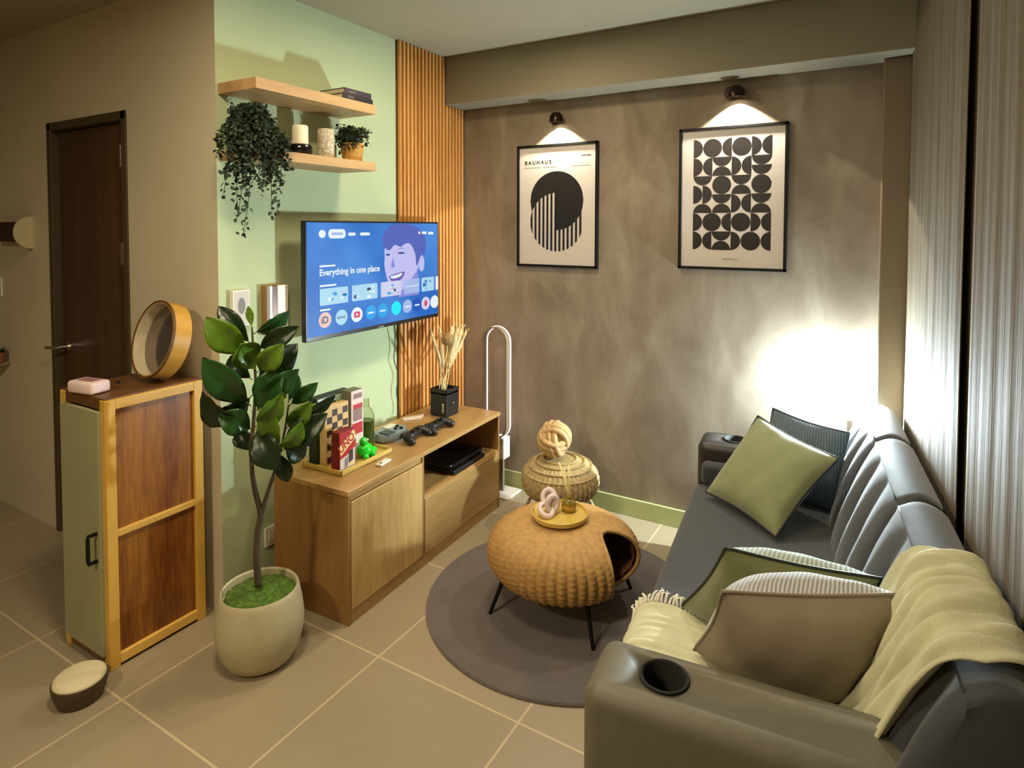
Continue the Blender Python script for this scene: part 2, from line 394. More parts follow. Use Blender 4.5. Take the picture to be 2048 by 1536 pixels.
def text_mesh(name, body, size, m, origin, xdir, ydir, parent, align='LEFT', extrude=0.0003, spacing=1.0, squash=1.0, shear=0.0):
    cu = bpy.data.curves.new('lettering', 'FONT'); cu.body = body; cu.size = size; cu.align_x = align; cu.space_character = spacing; cu.extrude = extrude; cu.shear = shear
    cu.offset = size*0.02
    to = bpy.data.objects.new('lettering', cu); COL.objects.link(to); bpy.context.view_layer.update()
    me = bpy.data.meshes.new_from_object(to.evaluated_get(bpy.context.evaluated_depsgraph_get()))
    bpy.data.objects.remove(to)
    x = Vector(xdir).normalized(); y = Vector(ydir).normalized(); z = x.cross(y)
    o3 = Vector(origin)
    bm = bmesh.new(); bm.from_mesh(me); bpy.data.meshes.remove(me)
    for v in bm.verts: v.co = o3 + x*(v.co.x*squash) + y*v.co.y + z*v.co.z
    mb = MB(); mb.bm.free(); mb.bm = bm
    return mb.build(name, m, parent)

# ------------------------------------------------------------------ the room
H = 2.62
Y1 = -1.70                       # wall that faces the photographer on the left
RA = R(5.5)                      # the window wall flares a little towards the photographer
def rw(s, d=0.0):                # point on the window wall: s metres along it from the back corner, d metres into the room
    return Vector((2.415 + math.sin(RA)*s - math.cos(RA)*d, -math.cos(RA)*s - math.sin(RA)*d, 0))
b = MB(); b.box((-3.2, -5.2, -0.05), (3.2, 0.12, 0)); struct('floor', b, M['floor'])
b = MB(); b.box((-3.2, -5.2, H), (3.2, 0.12, H+0.05)); struct('ceiling', b, M['ceil'])
b = MB(); b.box((-0.05, 0, 0), (2.6, 0.1, H)); struct('wall_back', b, M['wall_back'])
b = MB(); b.box((-0.12, Y1, 0), (0, 0.0, H)); o = struct('wall_left', b, [M['wall_green'], M['wall_beige']])
for p_ in o.data.polygons:
    if p_.normal.y < -0.9: p_.material_index = 1
b = MB(); dl, dr, dt = -1.40, -0.655, 2.125
b.box((-3.0, Y1, 0), (dl, Y1+0.1, H)); b.box((dr, Y1, 0), (-0.12, Y1+0.1, H)); b.box((dl, Y1, dt), (dr, Y1+0.1, H))
struct('wall_hall', b, M['wall_beige'])
b = MB(); b.box((-3.0, -5.2, 0), (-2.9, Y1+0.1, H)); struct('wall_far_left', b, M['wall_dim'])
b = MB(); b.box((-3.0, -5.2, 0), (3.2, -5.1, H)); struct('wall_front', b, M['wall_dim'])
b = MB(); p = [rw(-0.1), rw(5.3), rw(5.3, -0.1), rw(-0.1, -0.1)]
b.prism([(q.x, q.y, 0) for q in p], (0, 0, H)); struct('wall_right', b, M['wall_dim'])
# dropped beam along the back wall
b = MB(); b.box((0.0, -0.20, 2.335), (2.6, 0.0, H), 0.004); struct('trim_1', b, M['beam'])
# column added in the right-hand corner so its unlit face reads as shade
b = MB(); b.box((2.298, -0.085, 0), (2.425, 0.0, 2.335), 0.006); struct('trim_2', b, M['trim'])
b = MB(); b.box((0.0, -0.014, 0), (2.298, 0.0, 0.098), 0.003); struct('baseboard_back', b, M['base_green'])

# door
b = MB(); b.box((dl+0.045, Y1+0.03, 0.01), (dr-0.045, Y1+0.07, dt-0.045), 0.003)
door = struct('door_1', b, M['door'], loc=(dl, Y1+0.03, 0))
b = MB(); 
b.box((dl, Y1-0.008, 0), (dl+0.04, Y1+0.1, dt), 0.003); b.box((dr-0.04, Y1-0.008, 0), (dr, Y1+0.1, dt), 0.003); b.box((dl, Y1-0.008, dt-0.04), (dr, Y1+0.1, dt), 0.003)
b.build('door_frame', M['door_frame'], door)
for z in (1.92, 1.47):
    b = MB(); b.box((dr-0.056, Y1-0.012, z-0.05), (dr-0.036, Y1+0.031, z+0.05), 0.002); h_ = b.build('hinge', M['chrome'], door); h_['label'] = 'chrome hinge'
b = MB(); b.tube([(dl+0.11, Y1+0.035, 0.98), (dl+0.11, Y1-0.03, 0.98), (dl+0.09, Y1-0.04, 0.98), (dl+0.02, Y1-0.04, 0.975)], 0.009); b.lathe([(0, 0), (0.025, 0), (0.025, 0.01), (0, 0.01)], (dl+0.11, Y1+0.032, 0.98), 20, axis=(0, -1, 0))
h_ = b.build('door_handle', M['chrome'], door, smooth='auto'); h_['label'] = 'chrome lever handle'

# slatted wood panel
t = thing('slat_panel', 'golden oak slatted wall panel running up the corner behind the television', 'wall panel', (0, -0.31, 0))
b = MB(); b.box((0.0, -0.625, 0.0), (0.008, -0.2, H-0.002)); b.box((0.0, -0.2, 0.0), (0.008, -0.001, 2.333)); b.build('backing', M['slat_back'], t)
n = 19
for i in range(n):
    y0 = -0.622 + i*(0.620/n); top = H-0.003 if y0+0.02 < -0.2 else 2.332
    b = MB(); b.box((0.008, y0, 0.0), (0.026, y0+0.0195, top), 0.003); b.build('slat', M['slat'], t, smooth='auto')

# ------------------------------------------------------------------ wall things on the left
# round cream plate with dark box, switch, potted plant at the very edge
t = thing('wall_fixture', 'cream curved wall plate holding a dark maroon box at the left edge', 'wall fixture', (-1.69, Y1, 1.56))
c = at(45, 465, 'y', Y1-0.05)
b = MB(); 
b.lathe([(0, 0.0), (0.085, 0.0), (0.085, 0.012), (0.06, 0.03), (0, 0.04)], (c.x-0.005, Y1-0.012, c.z), 32, axis=(-1, -0.35, 0)); b.build('plate', M['cream'], t, smooth='auto')
b = MB(); b.box((c.x-0.32, Y1-0.07, c.z-0.05), (c.x-0.03, Y1-0.001, c.z+0.055), 0.006); b.build('body', M['maroon'], t)
c = at(-8, 575, 'y', Y1-0.01)
b = MB(); b.box((c.x-0.04, Y1-0.012, c.z-0.05), (c.x+0.07, Y1-0.001, c.z+0.06), 0.003); tag(b.build('light_switch', M['white'], loc=(c.x, Y1, c.z)), 'white wall switch plate half out of the left edge', 'switch')
c = at(-6, 715, 'y', Y1-0.055)
t = thing('potted_plant', 'small plant in a terracotta pot cut by the left edge', 'plant', (c.x, c.y, c.z-0.02))
b = MB(); b.lathe([(0, -0.03), (0.03, -0.03), (0.042, 0.03), (0.036, 0.03), (0.03, 0.02), (0, 0.02)], c, 24); b.build('pot', M['terracotta'], t, smooth='auto')
b = MB()
for k in range(26):
    a = random.uniform(0, 6.28); q = c+Vector((0, 0, 0.02)); d = Vector((math.cos(a)*0.045, math.sin(a)*0.045, random.uniform(0.0, 0.04)))
    s_ = Vector((-math.sin(a), math.cos(a), 0))*0.012
    b.poly([q, q+d*0.5+s_, q+d, q+d*0.5-s_])
b.build('foliage', M['ivy'], t)
b = MB(); b.box((c.x-0.35, Y1-0.11, c.z-0.048), (c.x+0.02, Y1-0.001, c.z-0.031), 0.003); tag(b.build('wall_ledge', M['wall_dim'], loc=(c.x, Y1, c.z-0.05)), 'narrow taupe wall ledge under the small terracotta pot', 'shelf')
# bottom-left round thing
c = at(132, 1345, 'z', 0.06)+Vector((0.095, 0.06, 0))
t = thing('round_stool', 'low round cream stool top with a dark rim on the floor, bottom left', 'stool', (c.x, c.y, 0))
b = MB(); b.lathe([(0, 0.085), (0.065, 0.085), (0.076, 0.078), (0.078, 0.07)], (c.x-0.012, c.y-0.055, 0), 40); b.build('seat', M['cream'], t, smooth=True)
b = MB(); b.lathe([(0.0, 0.0), (0.066, 0.0), (0.081, 0.05), (0.082, 0.07), (0.078, 0.072), (0, 0.07)], (c.x-0.012, c.y-0.055, 0), 40); b.build('rim', M['door_frame'], t, smooth='auto')

# ------------------------------------------------------------------ slim cabinet with things on top
K0, K1, KY0, KY1, KZ = -0.37, -0.048, -2.112, -1.745, 0.980
t = thing('slim_cabinet', 'tall slim pine framed cabinet with brown panels and sage door', 'cabinet', ((K0+K1)/2, (KY0+KY1)/2, 0))
P_ = 0.036
for x in (K0, K1-P_):
    for y in (KY0, KY1-P_): b = MB(); b.box((x, y, 0), (x+P_, y+P_, KZ), 0.002); b.build('corner_post', M['pine'], t)
for z in (KZ-0.036, 0.012):
    for x in (K0, K1-P_): b = MB(); b.box((x, KY0+P_, z), (x+P_, KY1-P_, z+0.036), 0.002); b.build('side_rail', M['pine_y'], t)
b = MB(); b.box((K1-P_, KY0+P_, 0.478), (K1-0.002, KY1-P_, 0.502), 0.002); b.build('middle_rail', M['pine_y'], t)
for z in (KZ-0.036, 0.012):
    for y in (KY0, KY1-P_): b = MB(); b.box((K0+P_, y+0.002, z), (K1-P_, y+P_, z+0.036), 0.002); b.build('cross_rail', M['brown'], t)
b = MB(); b.box((K0+0.002, KY0+0.004, KZ), (K1-0.012, KY1-0.002, KZ+0.006), 0.002); b.build('top', M['brown'], t)
for z0, z1 in ((0.046, 0.478), (0.502, KZ-0.036)):
    b = MB(); b.box((K1-0.022, KY0+P_, z0), (K1-0.014, KY1-P_, z1)); b.build('side_panel', M['redwood'], t)
b = MB(); b.box((K0+0.012, KY0+P_, 0.046), (K0+0.02, KY1-P_, KZ-0.036)); b.build('side_panel', M['redwood'], t)
b = MB(); b.box((K0+P_, KY1-0.02, 0.046), (K1-P_, KY1-0.012, KZ-0.036)); b.build('back_panel', M['redwood'], t)
b = MB(); b.box((K0+P_-0.014, KY0-0.012, 0.05), (K1-P_+0.010, KY0+0.004, KZ-0.04), 0.003); d_ = b.build('door', M['sage_door'], t)
hx = K1-P_-0.012
b = MB(); b.tube([(hx, KY0-0.012, 0.50), (hx, KY0-0.040, 0.50), (hx, KY0-0.042, 0.49), (hx, KY0-0.042, 0.41), (hx, KY0-0.040, 0.40), (hx, KY0-0.012, 0.40)], 0.007)
h_ = b.build('handle', M['blackm'], d_, smooth='auto'); h_['label'] = 'black bracket handle'
# tissue pack
c = at(176, 785, 'z', KZ+0.007)
t = thing('tissue_pack', 'pink and white tissue pack lying on the slim cabinet', 'tissue pack', (c.x, c.y, KZ+0.006), R(12))
b = MB(); b.box((c.x-0.072, c.y-0.032, KZ+0.007), (c.x+0.060, c.y+0.045, KZ+0.052), 0.012, seg=3, rot=Matrix.Rotation(R(10), 3, 'Z')); b.build('pack', M['tissue'], t, smooth='auto')
b = MB(); b.box((c.x-0.045, c.y-0.012, KZ+0.0515), (c.x+0.035, c.y+0.026, KZ+0.0535), 0.0, rot=Matrix.Rotation(R(10), 3, 'Z')); b.build('opening_flap', M['tissue2'], t)
# small dark knob on cabinet top
c = at(235, 766, 'z', KZ+0.007); b = MB(); b.lathe([(0, 0), (0.009, 0), (0.007, 0.007), (0, 0.008)], c, 16); tag(b.build('bottle_cap', M['black'], smooth='auto', loc=c), 'tiny dark cap between the tissue pack and the round mirror', 'cap')
# round deep mirror leaning against the wall
ax = Vector((-0.07, -0.95, 0.26)).normalized(); mc = Vector((-0.172, -1.835, KZ+0.006+0.159))
t = thing('round_mirror', 'round mirror in a deep bamboo rim leaning on the slim cabinet', 'mirror', (mc.x, mc.y, KZ+0.006))
b = MB(); b.lathe([(0.150, -0.036), (0.152, -0.034), (0.152, 0.034), (0.150, 0.036), (0.146, 0.036), (0.143, 0.036)], mc, 64, axis=ax); b.lathe([(0, -0.036), (0.150, -0.036)], mc, 64, axis=ax); b.build('rim', M['bamboo'], t, smooth='auto')
b = MB(); b.lathe([(0.143, 0.0365), (0.141, 0.033), (0.141, -0.012)], mc, 64, axis=ax); b.build('inner_rim', M['liner'], t, smooth='auto')
b = MB(); b.lathe([(0.146, 0.0365), (0.1535, 0.039), (0.1535, 0.030)], mc, 64, axis=ax); b.build('edge_band', M['brown'], t, smooth='auto')
b = MB(); b.lathe([(0, -0.009), (0.1405, -0.009)], mc, 64, axis=ax); b.build('mirror_glass', M['mirror'], t)

# ------------------------------------------------------------------ ficus
px0 = Vector((0.345, -1.785, 0))
t = thing('potted_fiddle_leaf', 'fiddle-leaf fig with mossy top in a round cream floor pot', 'plant', (px0.x, px0.y, 0))
b = MB(); PR = [(0, 0.0), (0.095, 0.0), (0.118, 0.012), (0.140, 0.05), (0.154, 0.11), (0.156, 0.15), (0.150, 0.20), (0.141, 0.245), (0.137, 0.262), (0.133, 0.268), (0.128, 0.262), (0.128, 0.235), (0, 0.235)]
b.lathe(PR, px0, 64); b.build('pot', M['ceramic'], t, smooth='auto')
b = MB(); 
rg = b.lathe([(0.1275, 0.238), (0.11, 0.244), (0.08, 0.25), (0.04, 0.252), (0, 0.253)], px0, 48)
for ring in rg:
    for v in ring: v.co.z += random.uniform(-0.005, 0.006)
b.build('moss', M['moss'], t, smooth=True)
nview = Vector((0.72, -0.69, 0.0))           # the crown is laid out about an upright plane through the trunk
def pl(u, v, off=0.0):
    d = fw + r2*((u-CX)/F) - u2*((v-CY)/F); q = px0 + nview*off
    return CAM + d*((q-CAM).dot(nview)/d.dot(nview))
def smoothpath(P, n=6):
    P = [Vector(p) for p in P]; out = []
    for i in range(len(P)-1):
        p0, p1, p2, p3 = P[max(i-1, 0)], P[i], P[i+1], P[min(i+2, len(P)-1)]
        for k in range(n):
            s = k/n; out.append(0.5*((2*p1)+(p2-p0)*s+(2*p0-5*p1+4*p2-p3)*s*s+(3*p1-p0-3*p2+p3)*s**3))
    out.append(P[-1]); return out
b = MB()
tp = smoothpath([pl(517, 1172), pl(513, 1110), pl(516, 1060), pl(521, 1028), pl(511, 985), pl(504, 940, 0.01), pl(503, 890, 0.01), pl(508, 830), pl(511, 760), pl(506, 690), pl(504, 655)])
b.tube(tp, [0.014-0.011*i/(len(tp)-1) for i in range(len(tp))], 10)
tp = smoothpath([pl(521, 1035), pl(534, 990), pl(549, 945), pl(560, 905, -0.01), pl(570, 860, -0.02), pl(577, 810, -0.02)])
b.tube(tp, [0.009-0.006*i/(len(tp)-1) for i in range(len(tp))], 10)
b.build('trunk', M['trunk'], t, smooth=True)
LV = [ # base u v off, tip u v off, half width, bend, material
 (500, 712, 0, 418, 640, .03, .040, .02, 'leaf2'), (503, 690, 0, 441, 618, -.03, .026, .015, 'leaf3'), (507, 668, 0, 573, 624, .02, .026, .02, 'leaf'),
 (512, 700, 0, 592, 656, .05, .026, .015, 'leaf3'), (512, 742, 0, 483, 692, .08, .040, -.02, 'leaf2'), (514, 745, 0, 564, 690, .06, .030, .02, 'leaf2'),
 (508, 772, 0, 589, 693, -.02, .036, .02, 'leaf3'), (502, 812, 0, 412, 722, .06, .040, .025, 'leaf'), (496, 848, 0, 411, 788, .00, .042, .03, 'leaf3'),
 (504, 760, 0, 464, 715, -.05, .030, .02, 'leaf3'), (520, 840, 0, 560, 735, .03, .040, .015, 'leaf'), (508, 822, 0, 566, 792, .08, .040, -.02, 'leaf2'),
 (514, 852, 0, 560, 790, .10, .030, .02, 'leaf2'), (558, 908, 0, 541, 805, .05, .030, .02, 'leaf2'), (578, 812, -.02, 632, 768, .00, .020, .012, 'leaf'),
 (576, 806, -.02, 594, 752, -.04, .016, .01, 'leaf'), (572, 858, -.02, 620, 806, .05, .026, .015, 'leaf2'), (560, 905, -.01, 648, 832, .03, .036, .02, 'leaf3'),
 (511, 852, 0, 552, 934, .07, .038, .02, 'leaf3'), (503, 905, 0, 478, 862, -.04, .024, .01, 'leaf3'), (590, 840, -.02, 666, 792, -.02, .018, .012, 'leaf3'),
 (585, 850, -.02, 650, 815, -.07, .022, .012, 'leaf2'), (505, 790, 0, 448, 850, -.06, .036, .02, 'leaf3'), (566, 885, -.02, 604, 915, -.05, .028, .015, 'leaf3'),
 (508, 800, 0, 565, 770, -.08, .036, .02, 'leaf3'), (556, 915, 0, 530, 880, -.06, .026, .02, 'leaf'), (504, 655, 0, 497, 615, .0, .010, .0, 'leaf2'), (510, 800, 0, 592, 742, .04, .030, .02, 'leaf'), (506, 860, 0, 440, 830, .04, .034, .02, 'leaf'),
 (556, 900, 0, 600, 845, .07, .028, .02, 'leaf2'), (560, 905, 0, 575, 960, .02, .022, .01, 'leaf3'),
]
stems = MB()
for (u0, v0, o0, u1, v1, o1, hw, bend, mm) in LV:
    A, B = pl(u0, v0, o0), pl(u1, v1, o1); L = (B-A); ln = L.length*1.08; L.normalize()
    wv = nview.cross(L); wv.normalize()
    wv = (wv + nview*random.uniform(-0.7, 0.7)).normalized(); wv = (wv-L*wv.dot(L)).normalized(); nn = L.cross(wv).normalized()
    if nn.dot(nview) < 0: nn = -nn
    b = MB(); SP = 0.08
    def fn(s, q):
        tt = SP+(1-SP)*s
        wd = hw*1.4*(math.sin(math.pi*min(1, s)**1.12)**0.85 if 0 < s < 1 else 0.0)
        x = (q-0.5)*2
        p = A + L*(ln*tt) + wv*(wd*x) + nn*(bend*math.sin(math.pi*s)*1.2 + wd*0.35*abs(x) + 0.0025*math.sin(s*26+x*3)*abs(x))
        return p
    b.grid(15, 7, fn); b.build('leaf', M[mm], t, smooth=True, solid=0.0012, weld=True)
    stems.tube([A, A+L*ln*0.08+nn*0.001, A+L*(ln*SP), A+L*(ln*0.5)+nn*bend*1.2, A+L*ln*0.9+nn*bend*0.38], [0.0022, 0.002, 0.0018, 0.0011, 0.0006], 6)
stems.build('stems', M['leaf2'], t, smooth=True)

# outlet and plug
c = at(546, 1066, 'x', 0.0)
t = thing('wall_outlet', 'white wall socket low beside the wooden television console', 'outlet', (0, c.y, c.z))
b = MB(); b.box((0.0, c.y-0.047, c.z-0.045), (0.010, c.y+0.028, c.z+0.04), 0.003); b.build('cover_plate', M['white'], t)
b = MB(); b.box((0.010, c.y-0.030, c.z-0.028), (0.013, c.y-0.002, c.z+0.028), 0.002); b.build('switch', M['cream'], t)
b = MB(); b.box((0.010, c.y+0.002, c.z-0.012), (0.035, c.y+0.024, c.z+0.012), 0.004); b.tube([(0.03, c.y+0.012, c.z), (0.05, c.y+0.022, c.z-0.01), (0.04, c.y+0.04, c.z-0.08), (0.02, c.y+0.03, c.z-0.16)], 0.003, 6)
tag(b.build('plug', M['cream'], smooth='auto', loc=(0.02, c.y, c.z)), 'cream plug with a thin lead in the wall socket', 'plug')

# little picture and striped box on the green wall
t = thing('small_picture', 'small white framed picture with a grey oval on the green wall', 'picture', (0, -1.61, 1.27))
b = MB(); b.box((0.0, -1.652, 1.185), (0.022, -1.572, 1.335), 0.002); b.build('frame', M['white'], t)
b = MB(); b.box((0.0221, -1.646, 1.19), (0.0226, -1.577, 1.33)); b.build('print', M['paper'], t)
b = MB(); b.poly([(0.0232, -1.612+0.017*math.cos(a*math.pi/12), 1.27+0.034*math.sin(a*math.pi/12)) for a in range(24)]); b.build('oval', M['inkgrey'], t)
t = thing('wall_box', 'narrow upright box with wood side and silver stripes left of the television', 'wall box', (0, -1.44, 1.24))
b = MB(); b.box((0.0, -1.50, 1.13), (0.03, -1.385, 1.345), 0.002); b.build('body', M['oak_x'], t)
for i, (a0, a1, mm) in enumerate(((0.0, .14, 'silver'), (.14, .26, 'chrome'), (.26, .5, 'bronze'), (.5, 1.0, 'white'))):
    b = MB(); b.box((0.0302, -1.499+0.112*a0, 1.133), (0.036, -1.499+0.112*a1-0.001, 1.342), 0.001); b.build('stripe', M[mm], t)

# ------------------------------------------------------------------ shelves and what stands on them
SX = 0.235
for nm, lab, z0, z1 in (('lower', 'pale oak floating shelf, the lower one holding plants and candle', 1.862, 1.902), ('upper', 'pale oak floating shelf, the upper one with dark books on it', 2.128, 2.172)):
    b = MB(); b.box((0.0, -1.69, z0), (SX, -1.035, z1), 0.002); tag(b.build('floating_shelf', M['shelf'], loc=(0, -1.35, z0)), lab, 'shelf', 'floating shelves on the green wall')
SZ = 1.902
# trailing plant
c = Vector((0.12, -1.635, SZ))
t = thing('trailing_plant', 'trailing small-leaved plant spilling from the left end of the lower shelf', 'plant', c)
b = MB(); b.lathe([(0, 0), (0.045, 0), (0.058, 0.085), (0.052, 0.085), (0.048, 0.07), (0, 0.07)], c, 32); b.build('pot', M['black'], t, smooth='auto')
b = MB()
def leaflet(b, q, s):
    d = Vector((random.gauss(0, 1), random.gauss(0, 1), random.gauss(-0.3, 0.7))).normalized(); n_ = d.cross(Vector((random.gauss(0, 1), random.gauss(0, 1), random.gauss(0, 1)))).normalized()
    w_ = d.cross(n_)
    b.poly([q, q+d*s*0.35+w_*s*0.3+n_*s*0.08, q+d*s*0.75+w_*s*0.22, q+d*s, q+d*s*0.75-w_*s*0.22, q+d*s*0.35-w_*s*0.3+n_*s*0.08])
for k in range(54):
    a = random.uniform(0, 2*math.pi); out = random.uniform(0.03, 0.12); droop = random.choice([0.1, 0.2, 0.27, 0.33, 0.38])*random.uniform(0.7, 1.05)
    dx, dy = math.cos(a), math.sin(a)
    if dx < -0.2: dx = abs(dx)
    q0 = c+Vector((0, 0, 0.08)); pts = []
    if dy > 0.35 or k % 3 == 0: droop *= random.uniform(0.15, 0.6)
    ex = max(0.03, c.x+dx*out+0.03); ey = c.y+dy*out*1.15-0.03
    if droop > 0.1: ex = max(ex, 0.10) if ey < -1.665 else max(ex, SX+0.012)
    top = q0+Vector((dx*0.05, dy*0.05, random.uniform(0.01, 0.10)))
    P = smoothpath([q0, top, Vector((ex, ey, c.z+0.05)), Vector((ex+random.uniform(-.004, .015), ey+random.uniform(-.02, .015), c.z+0.05-droop*0.5)), Vector((ex+random.uniform(0, .015), ey+random.uniform(-.03, .02), c.z+0.05-droop))], 5)
    b.tube(P, 0.0012, 4, cap=False)
    for q in P[2:]:
        for _ in range(4): leaflet(b, q+Vector((random.gauss(0, .006), random.gauss(0, .006), random.gauss(0, .008))), random.uniform(0.014, 0.024))
for k in range(900):
    a = random.uniform(0, 6.28); rr = random.random()**0.5*0.075
    leaflet(b, c+Vector((max(-0.11, math.cos(a)*rr+0.01), math.sin(a)*rr*1.1-0.01, random.uniform(0.03, 0.19-rr*0.5))), random.uniform(0.016, 0.026))
b.build('foliage', M['ivy'], t)
# small dark box
c = Vector((0.13, -1.500, SZ)); b = MB(); b.box((c.x-0.03, c.y-0.022, SZ), (c.x+0.03, c.y+0.02, SZ+0.07), 0.002); tag(b.build('small_box', M['black'], loc=c), 'small black box between the trailing plant and the candle holder', 'box')
# candle in black dish
c = Vector((0.145, -1.405, SZ))
b = MB(); b.lathe([(0, 0), (0.040, 0), (0.050, 0.012), (0.052, 0.035), (0.045, 0.048), (0.04, 0.048), (0.04, 0.04), (0, 0.04)], c, 40); tag(b.build('candle_holder', M['blackg'], smooth='auto', loc=c), 'low glossy black candle holder on the lower shelf', 'candle holder')
t = thing('pillar_candle', 'white pillar candle standing in the black holder', 'candle', c+Vector((0, 0, 0.041)))
b = MB(); b.lathe([(0, 0.041), (0.033, 0.041), (0.033, 0.125), (0.030, 0.130), (0.0, 0.124)], c, 40); b.build('wax', M['candle'], t, smooth='auto')
b = MB(); b.tube([c+Vector((0, 0, 0.124)), c+Vector((0.001, 0, 0.137))], 0.001, 6); b.build('wick', M['black'], t)
# quilted jar
c = Vector((0.155, -1.270, SZ))
b = MB(); b.lathe([(0, 0), (0.034, 0), (0.036, 0.004), (0.036, 0.128), (0.033, 0.132), (0.030, 0.128), (0.030, 0.06), (0, 0.06)], c, 40); tag(b.build('quilted_jar', M['quilt'], smooth='auto', loc=c), 'tall white quilted jar between the candle and gold basket plant', 'jar')
c = Vector((0.085, -1.175, SZ))
b = MB(); b.lathe([(0, 0), (0.022, 0), (0.024, 0.004), (0.024, 0.075), (0.022, 0.078), (0, 0.078)], c, 32); tag(b.build('small_cup', M['mintp'], smooth='auto', loc=c), 'small pale mint cup tucked behind the gold basket plant', 'cup')
# plant in gold woven basket
c = Vector((0.150, -1.105, SZ))
t = thing('basket_plant', 'bushy small-leaved plant in a woven gold basket on the lower shelf', 'plant', c)
b = MB(); b.lathe([(0, 0), (0.040, 0), (0.043, 0.003)]+[(0.043+0.011*i/14+0.0015*(i % 2), 0.003+0.085*i/14) for i in range(15)]+[(0.048, 0.088), (0.046, 0.07), (0, 0.07)], c, 60, f=lambda th, i: 1+0.02*math.sin(20*th+math.pi*(i % 2))); b.build('basket', M['gold'], t, smooth=True)
b = MB()
for k in range(60):
    a = random.uniform(0, 6.28); rr = random.uniform(0.03, 0.092); q0 = c+Vector((0, 0, 0.08)); e = c+Vector((max(-0.12, math.cos(a)*rr*0.9), math.sin(a)*rr, random.uniform(0.07, 0.185)-rr*0.25))
    P = smoothpath([q0, (q0+e)/2+Vector((0, 0, 0.03)), e], 4); b.tube(P, 0.001, 4, cap=False)
    for q in P[2:]:
        for _ in range(5): leaflet(b, q+Vector((random.gauss(0, .007), random.gauss(0, .007), random.gauss(0, .007))), random.uniform(0.012, 0.02))
b.build('foliage', M['ivy'], t)
# books on the upper shelf
for i, (y0, y1, z0, z1, mm, lab) in enumerate(((-1.235, -1.045, 2.1725, 2.196, 'book2', 'black book lying at the right end of the upper shelf, lowest'), (-1.225, -1.055, 2.1965, 2.222, 'book1', 'dark plum book lying on the black book on the upper shelf'))):
    t = thing('book', lab, 'book', (0.15, (y0+y1)/2, z0), 0, 'books lying on the upper shelf')
    b = MB(); b.box((0.07, y0, z0), (0.225, y1, z0+0.003)); b.box((0.07, y0, z1-0.003), (0.225, y1, z1)); b.box((0.222, y0, z0), (0.2255, y1, z1)); b.build('cover', M[mm], t)
    b = MB(); b.box((0.074, y0+0.003, z0+0.003), (0.222, y1-0.003, z1-0.003)); b.build('pages', M['cream'], t)
    text_mesh('spine_lettering', 'HOME' if i else 'STYLE', 0.014, M['inkgrey'], (0.2258, y0+0.03, z0+0.007), (0, 1, 0), (0, 0, 1), t)

# ------------------------------------------------------------------ television
TC = Vector((0.112, -0.875, 1.354)); TW, TH = 0.965, 0.545
t = thing('television', 'wall-mounted flat television showing a blue streaming menu', 'television', (0.05, TC.y, TC.z), R(0.6))
x0 = TC.x
b = MB(); b.box((x0-0.028, TC.y-TW/2, TC.z-TH/2), (x0, TC.y+TW/2, TC.z+TH/2), 0.003); b.box((x0-0.055, TC.y-0.3, TC.z-0.2), (x0-0.026, TC.y+0.3, TC.z+0.12), 0.01); b.build('casing', M['bezel'], t)
b = MB(); b.box((0.003, TC.y-0.1, TC.z-0.12), (0.012, TC.y+0.1, TC.z+0.12)); b.box((0.01, TC.y-0.03, TC.z-0.08), (x0-0.05, TC.y+0.03, TC.z+0.08)); b.build('wall_bracket', M['blackm'], t)
b = MB(); sy0, sy1, sz0, sz1 = TC.y-TW/2+0.009, TC.y+TW/2-0.009, TC.z-TH/2+0.02, TC.z+TH/2-0.009
b.box((x0+0.0003, sy0, sz0), (x0+0.0010, sy1, sz1)); scr = b.build('screen', M['screen'], t)
SW_, SH_ = sy1-sy0, sz1-sz0
def S(u, v, l=1): return Vector((x0+0.0012+0.0004*l, sy0+u*SW_, sz1-v*SH_))     # u, v in 0..1 on the screen
def shape(name, pts, m, l=1):
    b = MB(); b.poly([S(u, v, l) for u, v in pts]); return b.build(name, m, scr)
def ell(cu, cv, ru, rv, n=28, a0=0, a1=2*math.pi): return [(cu+ru*math.cos(a0+(a1-a0)*i/n), cv+rv*math.sin(a0+(a1-a0)*i/n)) for i in range(n if a1-a0 > 6.28 else n+1)]
def rrect(u0, v0, u1, v1, r=0.012):
    out = []; asp = SW_/SH_
    for cu, cv, a in ((u1-r, v0+r*asp, -90), (u1-r, v1-r*asp, 0), (u0+r, v1-r*asp, 90), (u0+r, v0+r*asp, 180)):
        for k in range(5): th = R(a+k*22.5); out.append((cu+r*math.cos(th), cv+r*asp*math.sin(th)))
    return out
def curve(P): return [(p.x, p.y) for p in smoothpath([(a, b_, 0) for a, b_ in P], 5)]
# smiling person, head and neck
shape('picture_person_halo', ell(0.70, 0.30, 0.16, 0.285), UI['halo'], 1)
shape('picture_person_neck', [(0.66, 0.50), (0.81, 0.42), (0.82, 0.76), (0.64, 0.76)], UI['skin2'], 2)
shape('picture_person_face', curve([(0.525, 0.20), (0.530, 0.34), (0.527, 0.42), (0.545, 0.54), (0.570, 0.63), (0.610, 0.70), (0.66, 0.70), (0.72, 0.63), (0.79, 0.52), (0.825, 0.40), (0.82, 0.22), (0.76, 0.12), (0.62, 0.10), (0.54, 0.14), (0.525, 0.20)]), UI['skin'], 3)
shape('picture_person_ear', ell(0.845, 0.43, 0.026, 0.085), UI['skin'], 4)
shape('picture_person_hair', curve([(0.52, 0.28), (0.515, 0.14), (0.56, 0.04), (0.64, 0.01), (0.76, 0.02), (0.86, 0.10), (0.885, 0.24), (0.865, 0.34), (0.84, 0.34), (0.80, 0.45), (0.785, 0.32), (0.745, 0.22), (0.70, 0.21), (0.66, 0.24), (0.61, 0.22), (0.57, 0.27), (0.535, 0.25), (0.52, 0.28)]), UI['hair'], 5)
